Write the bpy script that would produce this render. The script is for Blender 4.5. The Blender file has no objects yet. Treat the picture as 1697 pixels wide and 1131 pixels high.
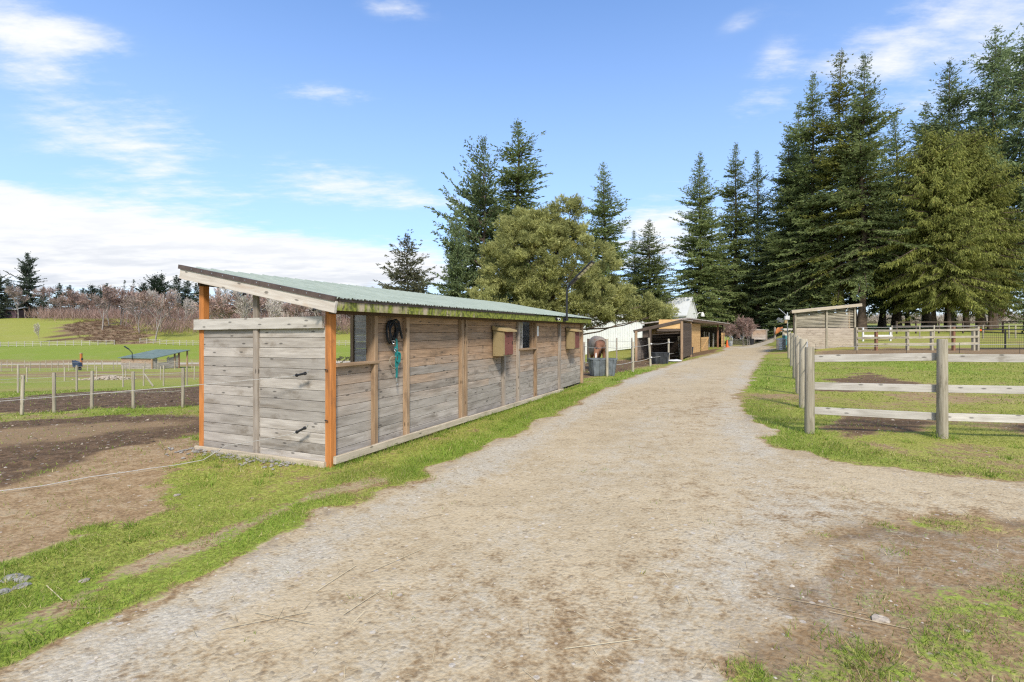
# horse farm drive: light settings
SUN_E = 2.8; SUN_ANG = 10.0; SKY_S = .145; EXPO = .74
CLOUD_W = (4.25, 4.3, 4.4); CLOUD_G = (3.0, 3.2, 3.55); SKY_TINT = (.78, .97, 1.2); SKY_LOW = (2.5, 3.2, 4.4)
import bpy, math, random
import numpy as np
from mathutils import Vector, Matrix

random.seed(11)
RNG = np.random.default_rng(11)
sc = bpy.context.scene
COL = sc.collection
F = 828.0 / 1697.0            # focal length in picture widths
EYE = 1.65

# ------------------------------------------------------------------ terrain
AX, AY = -2.355, 6.49         # near corner of the long shed
DX, DY = 0.4185, 0.9082       # direction of the drive and of the shed
SL = 0.0192                   # slope of the drive

def table(pts, sig=4.0):
    xs = np.arange(-40, 1200, 1.0)
    ys = np.interp(xs, [p[0] for p in pts], [p[1] for p in pts])
    k = np.arange(-12, 13); w = np.exp(-k * k / (2 * sig * sig)); w /= w.sum()
    pad = np.concatenate([np.full(12, ys[0]), ys, np.full(12, ys[-1])])
    return xs, np.convolve(pad, w, 'valid')
TL = table([(-40, 0), (0, -.03), (8, 0), (14, -.22), (30, -1.1), (50, -2.0), (85, -3.0), (105, -3.2), (120, -2.2), (150, .5), (175, 5.6), (205, 11.2), (240, 12.2), (400, 12), (1200, 12)])
TR = table([(-40, 0), (15, 0), (25, .12), (33, .42), (40, .8), (60, 1.9), (120, 4.6), (200, 6.5), (400, 9), (1200, 9)])

def sstep(a, b, x):
    t = np.clip((x - a) / (b - a), 0, 1)
    return t * t * (3 - 2 * t)

def tp(x, y):
    t = DX * (x - AX) + DY * (y - AY)
    p = DY * (x - AX) - DX * (y - AY)
    return t, p

def H(x, y):
    x = np.asarray(x, float); y = np.asarray(y, float)
    t, p = tp(x, y)
    tc = np.where(t > 45, 45 + 20 * (1 - np.exp(-np.maximum(t - 45, 0) / 20)), t)
    tc = np.where(tc < -8, -8 - 3 * (1 - np.exp(np.minimum(tc + 8, 0) / 3)), tc)
    z = SL * tc
    z = z + sstep(5, 13, p) * np.interp(y, *TR)
    wl = sstep(-4, -22, p)
    z = z * (1 - wl) + np.interp(y, *TL) * wl
    return z

def h1(x, y): return float(H(x, y))

def hash2(ix, iy, seed):
    n = (ix.astype(np.int64) * 374761393 + iy.astype(np.int64) * 668265263 + seed * 974634777) & 0x7fffffff
    n = ((n ^ (n >> 13)) * 1274126177) & 0x7fffffff
    n = (n ^ (n >> 16)) & 0xffff
    return n / 65535.0

def vnoise(x, y, scale, seed=0):
    x = np.asarray(x) / scale; y = np.asarray(y) / scale
    ix = np.floor(x); iy = np.floor(y); fx = x - ix; fy = y - iy
    fx = fx * fx * (3 - 2 * fx); fy = fy * fy * (3 - 2 * fy)
    a = hash2(ix, iy, seed); b = hash2(ix + 1, iy, seed); c = hash2(ix, iy + 1, seed); d = hash2(ix + 1, iy + 1, seed)
    return (a * (1 - fx) + b * fx) * (1 - fy) + (c * (1 - fx) + d * fx) * fy

def fbm(x, y, scale, seed=0, oct=4):
    v = 0; amp = .5; tot = 0
    for i in range(oct):
        v = v + amp * vnoise(x, y, scale / 2 ** i, seed + i * 17); tot += amp; amp *= .55
    return v / tot - .5       # about -.4 .. .4

def on_ground(px, py):
    """world point where the sight line through a point of the photograph meets the terrain"""
    kx = (px - 848.5) / 828.0; kz = (565.5 - py) / 828.0
    ys = np.concatenate([np.arange(1.2, 30, .02), np.arange(30, 420, .1)])
    d = EYE + kz * ys - H(kx * ys, ys)
    i = np.argmax(d < 0) if (d < 0).any() else len(ys) - 1
    Y = ys[i]
    return kx * Y, Y
def at(px, Y):
    x = (px - 848.5) / 828.0 * Y
    return x, Y, h1(x, Y)
def zat(py, Y): return EYE + (565.5 - py) / 828.0 * Y
def poly(*pts): return np.array([on_ground(a, b) for a, b in pts])

def sdist(poly_, x, y):
    """signed distance to a polygon, positive inside"""
    d = np.full(x.shape, 1e9); inside = np.zeros(x.shape, bool)
    n = len(poly_)
    for i in range(n):
        x0, y0 = poly_[i]; x1, y1 = poly_[(i + 1) % n]
        ex, ey = x1 - x0, y1 - y0
        t = np.clip(((x - x0) * ex + (y - y0) * ey) / (ex * ex + ey * ey + 1e-12), 0, 1)
        d = np.minimum(d, (x - x0 - t * ex) ** 2 + (y - y0 - t * ey) ** 2)
        c = ((y0 > y) != (y1 > y)) & (x < (x1 - x0) * (y - y0) / (y1 - y0 + 1e-12) + x0)
        inside ^= c
    d = np.sqrt(d)
    return np.where(inside, d, -d)

def sline(pts, x, y):
    d = np.full(x.shape, 1e9)
    for i in range(len(pts) - 1):
        x0, y0 = pts[i]; x1, y1 = pts[i + 1]
        ex, ey = x1 - x0, y1 - y0
        t = np.clip(((x - x0) * ex + (y - y0) * ey) / (ex * ex + ey * ey + 1e-12), 0, 1)
        d = np.minimum(d, (x - x0 - t * ex) ** 2 + (y - y0 - t * ey) ** 2)
    return np.sqrt(d)

# drive: outline in world metres, read off the photograph
EDGE_L = [(-60, 1140), (0, 1109), (82, 1068), (165, 1026), (247, 985), (350, 945), (412, 915), (487, 882), (530, 852), (600, 826), (645, 806), (700, 789), (790, 745), (880, 706), (930, 680), (965, 660), (1010, 640), (1060, 620), (1110, 604), (1160, 592), (1200, 582)]
EDGE_R = [(1283, 578), (1268, 590), (1252, 615), (1240, 640), (1236, 670), (1246, 705), (1280, 732), (1330, 752), (1400, 764), (1500, 778), (1600, 788), (1697, 797), (1800, 806)]
LOW_R = [(1800, 900), (1697, 872), (1560, 868), (1440, 872), (1330, 905), (1270, 960), (1240, 1040), (1250, 1131)]
P_ROAD = np.concatenate([np.array([(-3.6, .2), (-2.4, 2.1)]), poly(*EDGE_L), np.array([(26, 62), (30.5, 62)]), poly(*EDGE_R), np.array([(9.5, 4.6)]), poly(*LOW_R), np.array([(1.2, -6.), (-6, -6)])])
P_SOILBR = np.concatenate([poly((1900, 905), (1697, 868), (1560, 862), (1420, 868), (1330, 880), (1255, 960), (1215, 1050), (1230, 1131)), np.array([(1.2, .5), (6, .5)])])
P_GRASSBR = np.concatenate([poly((1310, 1131), (1390, 1095), (1450, 1060), (1490, 1025), (1560, 1008), (1650, 1000), (1697, 992), (1900, 980)), np.array([(5, 0), (1.5, 0)])])
P_SAND = poly((-300, 1010), (0, 927), (124, 886), (227, 856), (284, 836), (276, 790), (300, 770), (330, 762), (345, 745), (332, 722), (200, 745), (80, 785), (0, 812), (-200, 870))
P_MUD1 = poly((-400, 890), (0, 822), (80, 790), (200, 748), (335, 720), (380, 700), (340, 684), (200, 688), (90, 693), (0, 697), (-200, 705), (-500, 730))
P_TAN1 = poly((-200, 760), (0, 742), (120, 732), (230, 716), (335, 705), (335, 690), (210, 700), (100, 704), (0, 712), (-200, 720))
P_MUD2 = poly((-300, 692), (0, 683), (100, 681), (180, 674), (345, 672), (420, 660), (340, 640), (250, 645), (150, 649), (60, 655), (0, 660), (-300, 668))
P_VERGETRACK = poly((40, 1042), (115, 998), (206, 950), (371, 890), (480, 838), (560, 812), (625, 797))
P_HORSE = poly((962, 628), (1005, 621), (1050, 612), (1110, 600), (1185, 585), (1190, 578), (1100, 590), (1040, 596), (970, 603), (940, 612))
P_DRYFIELD = poly((940, 603), (1040, 597), (1130, 588), (1150, 578), (1040, 577), (900, 578), (880, 590))
P_RMUD1 = poly((1352, 645), (1400, 628), (1440, 618), (1500, 632), (1570, 640), (1480, 648), (1400, 650))
P_RMUD2 = poly((1375, 700), (1420, 688), (1500, 690), (1560, 700), (1500, 716), (1400, 722))
P_RMUD3 = poly((1340, 600), (1420, 592), (1560, 587), (1697, 586), (1900, 590), (1900, 580), (1697, 577), (1420, 579), (1345, 584))
P_RMUD4 = poly((1590, 703), (1697, 696), (1800, 700), (1800, 722), (1697, 718))
P_LANE = np.array([(-145, 96), (-60, 103), (-20, 108), (-20, 114), (-60, 109), (-145, 102)], float)
P_BRUSH = poly((112, 541), (135, 534), (175, 531), (200, 539), (232, 553), (240, 568), (185, 571), (150, 563), (125, 552))
P_BANK = poly((88, 548), (104, 551), (122, 567), (75, 567), (98, 560))
P_FIELDROAD = [on_ground(1225, 577), on_ground(1262, 571), on_ground(1268, 563)]

def fields(x, y):
    """ground cover at world points: grass, gravel, mud, sand, lush, road, lane, brush"""
    t, p = tp(x, y)
    f = {}
    n1 = fbm(x, y, 2.2, 3, 5); n2 = fbm(x, y, .5, 31, 3); n3 = fbm(x, y, 9, 57, 4)
    f['grass'] = np.clip(.82 + 1.2 * n1 + .5 * n2 + .3 * n3, .1, 1)
    f['gravel'] = np.zeros_like(x); f['mud'] = np.clip(.25 + 1.5 * n3, 0, 1) ; f['sand'] = np.zeros_like(x)
    f['lush'] = np.clip(.45 + 1.2 * n1 + .9 * n3, 0, 1)
    f['road'] = np.zeros_like(x); f['lane'] = np.zeros_like(x); f['brush'] = np.zeros_like(x)
    def lay(sd, soft, amp, **kv):
        w = sstep(-soft, soft, sd + amp * (n1 * 1.2 + n2))
        for k, v in kv.items(): f[k] = f[k] * (1 - w) + v * w
        return w
    rp_ = sstep(6.3, 7.5, p) * (y < 70)
    f['grass'] = np.clip(f['grass'] - rp_ * (-.02 + .7 * np.maximum(fbm(x * .5, y * 1.5, 3, 45, 4), -.1)), .05, 1); f['lush'] = np.clip(f['lush'] - .22 * rp_, 0, 1)
    # left paddocks
    far = sstep(22, 50, y) * sstep(-6, -16, p)
    f['grass'] = f['grass'] * (1 - far) + far * np.clip(.52 + 1.4 * fbm(x, y, 9, 5, 4) + 1.3 * fbm(x * .22, y, 4, 15, 4), 0, 1)
    f['lush'] = f['lush'] * (1 - far) + far * np.clip(.3 + 1.2 * fbm(x * .3, y, 7, 25, 3), 0, 1)
    f['mud'] = f['mud'] * (1 - far) + far * .45
    hill = sstep(108, 120, y) * sstep(-6, -16, p)
    f['grass'] = f['grass'] * (1 - hill) + hill * (.93 + .1 * n3)
    f['lush'] = f['lush'] * (1 - hill) + hill * np.clip(.8 - sstep(140, 160, y) * .5 + .5 * n3, 0, 1)
    lay(sdist(P_MUD2, x, y), .3, .9, grass=.03, mud=1.)
    lay(sdist(P_MUD1, x, y), .3, .9, grass=.03, mud=.95)
    lay(sdist(P_TAN1, x, y), .5, 1.2, sand=.22, mud=.45, grass=.02)
    lay(sdist(P_SAND, x, y), .2, 1.1, grass=.03, mud=.2, sand=.25)
    # right paddock
    lay(sdist(P_RMUD1, x, y), .4, 1.2, grass=.05, mud=.75)
    lay(sdist(P_RMUD2, x, y), .25, .8, grass=.12, mud=.8)
    lay(sdist(P_RMUD4, x, y), .25, .8, grass=.15, mud=.8)
    lay(sdist(P_RMUD3, x, y), .5, 1.5, grass=.1, mud=.55, sand=.4)
    # horse yard
    lay(sdist(P_DRYFIELD, x, y), 1., 2, grass=.75, lush=.15, mud=.1, sand=.4)
    lay(sdist(P_HORSE, x, y), .25, .5, grass=.03, mud=.75, sand=.3)
    # verge: worn line along the drive
    w = 1 - sstep(.02, .19, sline(P_VERGETRACK, x, y) + .35 * n1 + .2 * n2)
    f['grass'] = f['grass'] * (1 - .7 * w); f['mud'] = f['mud'] * (1 - w) + .35 * w; f['sand'] = f['sand'] * (1 - w) + .5 * w
    sd = sdist(P_ROAD, x, y)
    vg = sstep(-2.9, -2.2, sd) * sstep(.4, -.2, p) * (1 - sstep(.3, .0, -sdist(P_SAND, x, y) + .5 * n1)) * (t < 2)
    f['grass'] = np.maximum(f['grass'], vg * np.clip(.92 + .9 * n1 + .5 * n2, 0, 1) * (1 - .38 * w))
    # green strip beside the drive
    sd = sdist(P_ROAD, x, y)
    strip = np.clip(1 + 2.5 * n1, 0, 1) * (1 - .6 * sstep(3, 6, p)) * sstep(-.9, -.35, sd) * (1 - sstep(-.02, .1, sd)) * sstep(40, 20, y)
    f['grass'] = np.clip(f['grass'] + .35 * strip, 0, 1); f['lush'] = np.clip(f['lush'] + .5 * strip, 0, 1)
    br = lay(sdist(P_SOILBR, x, y), .3, 1.3, grass=.10, mud=.42, sand=.35, gravel=.3)
    # drive
    rd = lay(sd, .14, .5 + .3 * sstep(2, 5, p), grass=.0, mud=.0, sand=.85, lush=.3)
    f['road'] = rd
    edge = np.exp(-((sd - .05) / .28) ** 2)
    f['mud'] = np.clip(f['mud'] + .45 * edge * sstep(-.3, .3, n1 + n2 + .15) * (f['grass'] < .3), 0, 1)
    n5 = fbm(x * 1.0, y * .5, 3.2, 205, 4)
    gl = .10 + (.62 - .3 * sstep(2, 4, p)) * np.exp(-((sd - .45) / .38) ** 2) + 1.0 * n1 + .7 * n5
    f['sand'] = np.where(rd > .5, np.clip(f['sand'] - .30 * sstep(.05, .4, n5 + .16 * np.exp(-((p - 4.1) / .45) ** 2) + .35 * sstep(.5, 2.5, x) * sstep(7.5, 4.5, y)), 0, 1), f['sand'])
    # two grey wheel lines and the grey branch to the right
    br2 = sstep(5.0, 9.0, x + .35 * (y - 6)) * sstep(12, 8, y)
    gl = gl + .55 * br2 + .25 * np.exp(-((p - 3.2) / .55) ** 2) + .2 * np.exp(-((p - 5.0) / .5) ** 2)
    f['gravel'] = np.maximum(f['gravel'], rd * np.clip(gl, 0, 1))
    lay(sdist(P_GRASSBR, x, y), .25, .9, grass=.47, mud=.4, gravel=0.05, lush=.5, road=0.)
    # shed floor and stones by its end wall
    sh = ((t > .05) & (t < 11.3) & (p < -.05) & (p > -2.7))
    f['grass'] = np.where(sh, .0, f['grass']); f['sand'] = np.where(sh, .4, f['sand'])
    far_drive = 1 - sstep(1.2, 1.8, sline(P_FIELDROAD, x, y) + .6 * n1)
    f['grass'] *= 1 - .85 * far_drive; f['gravel'] = np.maximum(f['gravel'], .8 * far_drive)
    # far lane, bank and brambles on the hill
    ln = lay(sdist(P_LANE, x, y), .8, 1.5, grass=.02, gravel=1., mud=0., sand=.2)
    f['lane'] = ln
    b = lay(sdist(P_BRUSH, x, y), 2., 9, grass=.05, mud=.7, sand=.2)
    f['brush'] = b
    lay(sdist(P_BANK, x, y), 1., 3, grass=.05, mud=.95)
    return f
# ------------------------------------------------------------------ node helpers
class NT:
    def __init__(s, name):
        s.m = bpy.data.materials.new(name); s.m.use_nodes = True
        s.t = s.m.node_tree; s.n = s.t.nodes; s.l = s.t.links
        s.b = s.n['Principled BSDF']
    def node(s, typ, **kv):
        nd = s.n.new(typ)
        for k, v in kv.items():
            if k in nd.inputs: s.put(nd.inputs[k], v)
            else: setattr(nd, k, v)
        return nd
    def put(s, sock, v):
        if isinstance(v, bpy.types.NodeSocket): s.l.new(v, sock)
        else:
            if hasattr(sock.default_value, '__len__') and not hasattr(v, '__len__'): v = [v] * len(sock.default_value)
            if hasattr(v, '__len__') and len(v) == 3 and len(sock.default_value) == 4: v = (*v, 1)
            sock.default_value = v
    def math(s, op, a, b=None, c=None, clamp=False):
        nd = s.n.new('ShaderNodeMath'); nd.operation = op; nd.use_clamp = clamp
        s.put(nd.inputs[0], a)
        if b is not None: s.put(nd.inputs[1], b)
        if c is not None: s.put(nd.inputs[2], c)
        return nd.outputs[0]
    def mix(s, f, a, b, blend='MIX'):
        nd = s.n.new('ShaderNodeMix'); nd.data_type = 'RGBA'; nd.blend_type = blend
        s.put(nd.inputs[0], f); s.put(nd.inputs[6], a); s.put(nd.inputs[7], b)
        return nd.outputs[2]
    def attr(s, name):
        nd = s.n.new('ShaderNodeAttribute'); nd.attribute_name = name
        return nd
    def vec(s, v, scale):
        nd = s.n.new('ShaderNodeVectorMath'); nd.operation = 'MULTIPLY'
        s.put(nd.inputs[0], v); s.put(nd.inputs[1], scale)
        return nd.outputs[0]
    def noise(s, v, scale, detail=4, rough=.55, col=False):
        nd = s.n.new('ShaderNodeTexNoise'); s.put(nd.inputs['Vector'], v)
        nd.inputs['Scale'].default_value = scale; nd.inputs['Detail'].default_value = detail; nd.inputs['Roughness'].default_value = rough
        return nd.outputs['Color' if col else 0]
    def vor(s, v, scale, feat='F1', rnd=1.0):
        nd = s.n.new('ShaderNodeTexVoronoi'); nd.feature = feat
        s.put(nd.inputs['Vector'], v); nd.inputs['Scale'].default_value = scale
        nd.inputs['Randomness'].default_value = rnd
        return nd
    def ramp(s, f, lo, hi):
        nd = s.n.new('ShaderNodeMapRange'); nd.interpolation_type = 'SMOOTHSTEP'
        s.put(nd.inputs[0], f); s.put(nd.inputs[1], lo); s.put(nd.inputs[2], hi)
        return nd.outputs[0]
    def pos(s): return s.n.new('ShaderNodeNewGeometry').outputs['Position']
    def obj(s): return s.n.new('ShaderNodeTexCoord').outputs['Object']
    def bump(s, h, strength=.3, dist=.02):
        nd = s.n.new('ShaderNodeBump'); s.put(nd.inputs['Height'], h)
        nd.inputs['Strength'].default_value = strength; nd.inputs['Distance'].default_value = dist
        s.l.new(nd.outputs[0], s.b.inputs['Normal'])
    def out(s, col, rough=.8, spec=.3):
        s.put(s.b.inputs['Base Color'], col); s.put(s.b.inputs['Roughness'], rough); s.b.inputs['Specular IOR Level'].default_value = spec
        return s.m

def lin(r, g, b):
    def c(v):
        v /= 255.0
        return v / 12.92 if v <= .04045 else ((v + .055) / 1.055) ** 2.4
    return (c(r), c(g), c(b))

def mat_plain(name, col, rough=.6, var=.12, scale=8, metal=0, spec=.3):
    t = NT(name); n = t.noise(t.obj(), scale, 5)
    n2 = t.noise(t.obj(), scale * 9, 3)
    f = t.math('ADD', t.math('MULTIPLY', n, .7), t.math('MULTIPLY', n2, .3))
    c0 = tuple(v * (1 - var * 2) for v in col); c1 = tuple(min(1, v * (1 + var * 2)) for v in col)
    t.b.inputs['Metallic'].default_value = metal
    return t.out(t.mix(t.ramp(f, .3, .7), c0, c1), rough, spec)

def mat_wood(name, c1, c2, stain=(.05, .04, .03), stain_amt=.35, top=None, moss=0, var=.28, grain=1.0, z0=.6, z1=1.6, knots=.8):
    """boards: grain along the length, knots, a tone for each board; top = colour of the unweathered boards under the eave"""
    t = NT(name); a = t.attr('wuv').outputs['Vector']; r = t.attr('rnd').outputs['Fac']
    g = t.noise(t.vec(a, (2.6, 38, 38)), 1, 6, .65)
    g2 = t.noise(t.vec(a, (.9, 7, 7)), 1.3, 4, .6)
    gm = t.math('ADD', t.math('MULTIPLY', g, .5), t.math('MULTIPLY', t.noise(t.vec(a, (2.2, 16, 16)), 1, 4), .5))
    col = t.mix(t.ramp(gm, .3, .7), c1, c2)
    if top:
        z = t.n.new('ShaderNodeSeparateXYZ'); t.l.new(t.obj(), z.inputs[0])
        zz = t.math('ADD', z.outputs[2], t.math('MULTIPLY', t.math('SUBTRACT', t.noise(t.vec(a, (.5, 1.5, 1.5)), 1.2, 4), .5), 1.5))
        zz = t.math('ADD', zz, t.math('MULTIPLY', t.math('SUBTRACT', r, .5), .5))
        wt = t.mix(t.ramp(g, .3, .7), tuple(v * .72 for v in top), tuple(v * 1.2 for v in top))
        col = t.mix(t.ramp(zz, z0, z1), col, wt)
    g6 = t.noise(t.vec(a, (1.6, 3.2, 3.2)), 1.0, 5, .65)
    st = t.math('MAXIMUM', t.math('MULTIPLY', t.ramp(g2, .48, .75), stain_amt), t.math('MULTIPLY', t.ramp(g6, .54, .70), stain_amt * 1.1))
    col = t.mix(st, col, stain)
    ks = t.n.new('ShaderNodeSeparateXYZ'); t.l.new(a, ks.inputs[0]); kc = t.n.new('ShaderNodeCombineXYZ'); t.put(kc.inputs[0], t.math('MULTIPLY', ks.outputs[0], 3.4)); t.put(kc.inputs[1], t.math('MULTIPLY', t.math('ADD', ks.outputs[1], ks.outputs[2]), 11.0))
    kn = t.vor(kc.outputs[0], 1.0); kn.voronoi_dimensions = '2D'
    kd = t.math('ADD', kn.outputs['Distance'], t.math('MULTIPLY', t.noise(t.vec(a, (20, 40, 40)), 1, 2), .05))
    kcol = t.n.new('ShaderNodeSeparateColor'); t.l.new(kn.outputs['Color'], kcol.inputs[0])
    kk = t.math('MULTIPLY', t.math('SUBTRACT', 1, t.ramp(kd, .10, .19)), t.math('GREATER_THAN', kcol.outputs[0], knots))
    col = t.mix(t.math('MULTIPLY', kk, .75), col, tuple(v * .22 for v in c1))
    v = t.math('MULTIPLY_ADD', r, var * 2, 1 - var)
    hs = t.n.new('ShaderNodeHueSaturation'); t.l.new(col, hs.inputs['Color']); t.l.new(v, hs.inputs['Value'])
    col = hs.outputs[0]
    if moss:
        p = t.attr('wuv').outputs['Vector']
        x = t.n.new('ShaderNodeSeparateXYZ'); t.l.new(p, x.inputs[0])
        strk = t.noise(t.vec(p, (5.5, 1.2, 1.2)), 1.0, 3)
        br = t.noise(t.vec(p, (.45, .3, .3)), 1.0, 2)
        amt = t.math('ADD', t.math('ADD', strk, t.math('MULTIPLY', br, .5)), t.math('MULTIPLY', t.ramp(x.outputs[0], 3.0, 6.5), .30))
        mk = t.ramp(amt, .60, .80)
        mc = t.mix(t.ramp(t.noise(p, 22, 3), .35, .65), (.06, .075, .012), (.23, .26, .035))
        col = t.mix(t.math('MULTIPLY', mk, moss), col, mc)
        dk = t.ramp(t.noise(t.vec(p, (14, 9, 9)), 1.0, 2), .64, .72)
        col = t.mix(t.math('MULTIPLY', dk, .7), col, (.025, .02, .015))
    t.bump(t.math('ADD', g, t.math('MULTIPLY', g2, .5)), .25 * grain, .006)
    return t.out(col, .85, .2)

def mat_leaf(name, c1, c2, c3=None, trans=.4):
    t = NT(name); r = t.attr('rnd').outputs['Fac']
    n = t.noise(t.obj(), .55, 3)
    f = t.math('ADD', t.math('MULTIPLY', r, .62), t.math('MULTIPLY', t.ramp(n, .3, .7), .38))
    col = t.mix(f, c1, c2)
    if c3 is not None: col = t.mix(t.ramp(r, .89, .94), col, c3)
    oi = t.n.new('ShaderNodeObjectInfo')
    hs = t.n.new('ShaderNodeHueSaturation'); t.l.new(col, hs.inputs['Color'])
    t.put(hs.inputs['Value'], t.math('MULTIPLY_ADD', oi.outputs['Random'], .3, .85))
    col = hs.outputs[0]
    t.out(col, .7, .25)
    tr = t.n.new('ShaderNodeBsdfTranslucent'); t.l.new(col, tr.inputs[0])
    mx = t.n.new('ShaderNodeMixShader'); mx.inputs[0].default_value = trans
    t.l.new(t.b.outputs[0], mx.inputs[1]); t.l.new(tr.outputs[0], mx.inputs[2])
    t.l.new(mx.outputs[0], t.n['Material Output'].inputs[0])
    return t.m

def mat_ground():
    t = NT('ground_cover'); P = t.pos()
    A = {k: t.attr(k).outputs['Fac'] for k in ('grass', 'gravel', 'mud', 'sand', 'lush', 'brush')}
    nf = t.noise(P, 28, 5, .6); nm = t.noise(P, 5, 5, .6); nb = t.noise(P, .8, 4, .6); nh = t.noise(P, .12, 4)
    v1 = t.vor(P, 38); v2 = t.vor(P, 110); v3 = t.vor(P, 16)
    sep = lambda c: (lambda q: (t.l.new(c, q.inputs[0]), q.outputs[0])[1])(t.n.new('ShaderNodeSeparateColor'))
    s1 = sep(v1.outputs['Color']); s2 = sep(v2.outputs['Color']); s3 = sep(v3.outputs['Color'])
    # bare ground
    soil = t.mix(t.ramp(t.math('ADD', t.math('MULTIPLY', nf, .6), t.math('MULTIPLY', nm, .4)), .36, .64), (.215, .138, .070), (.38, .265, .148))
    sand = t.mix(t.ramp(t.math('ADD', t.math('MULTIPLY', nf, .45), t.math('MULTIPLY', t.math('ADD', t.math('MULTIPLY', nb, .6), t.math('MULTIPLY', nm, .4)), .55)), .34, .64), (.365, .285, .175), (.495, .40, .262))
    mud = t.mix(t.ramp(t.math('ADD', t.math('MULTIPLY', nf, .5), t.math('MULTIPLY', nm, .5)), .36, .66), (.058, .036, .020), (.185, .118, .068))
    grey = t.mix(s1, (.33, .28, .20), (.49, .435, .335))
    grey = t.mix(t.math('MULTIPLY', t.ramp(v1.outputs['Distance'], .4, .75), .35), grey, (.30, .25, .185))
    grey = t.mix(t.math('MULTIPLY', s2, .35), grey, (.62, .57, .48))
    jit = t.math('MULTIPLY', t.math('SUBTRACT', nm, .5), 1.3)
    jf = t.math('MULTIPLY', t.math('SUBTRACT', nf, .5), .9)
    def msk(a, lo=.3, hi=.7, k=1.0):
        return t.ramp(t.math('ADD', a, t.math('MULTIPLY', t.math('ADD', jit, jf), k)), lo, hi)
    col = t.mix(msk(A['sand'], .2, .8), soil, sand)
    col = t.mix(msk(A['mud'], .25, .85), col, mud)
    col = t.mix(msk(A['gravel'], .2, .9), col, grey)
    # single pale and dark stones
    st = t.math('MULTIPLY', t.math('GREATER_THAN', s3, .955), t.math('LESS_THAN', v3.outputs['Distance'], .3))
    col = t.mix(t.math('MULTIPLY', st, .55), col, (.50, .46, .41))
    dk = t.math('MULTIPLY', t.math('LESS_THAN', s1, .04), .35)
    col = t.mix(dk, col, (.10, .075, .055))
    # turf
    gy = t.mix(t.ramp(nf, .3, .7), (.17, .165, .032), (.36, .36, .085))
    gl = t.mix(t.ramp(nf, .3, .7), (.115, .155, .020), (.265, .335, .05))
    turf = t.mix(msk(A['lush'], .1, .9, .8), gy, gl)
    turf = t.mix(t.math('MULTIPLY', t.ramp(nm, .56, .74), .45), turf, (.24, .17, .09))
    turf = t.mix(t.math('MULTIPLY', t.ramp(nh, .5, .7), .25), turf, (.30, .27, .12))
    col = t.mix(msk(A['grass'], .34, .70, 1.1), col, turf)
    brc = t.mix(t.ramp(nm, .3, .7), (.15, .10, .06), (.30, .205, .13))
    brc = t.mix(t.math('MULTIPLY', t.ramp(nb, .5, .62), .6), brc, (.10, .11, .04))
    col = t.mix(msk(A['brush'], .3, .7), col, brc)
    hgt = t.math('ADD', t.math('MULTIPLY', nf, .8), t.math('MULTIPLY', v1.outputs['Distance'], -.35))
    hgt = t.math('ADD', hgt, t.math('MULTIPLY', nm, 1.6))
    t.bump(hgt, .45, .03)
    return t.out(col, .95, .12)

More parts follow.
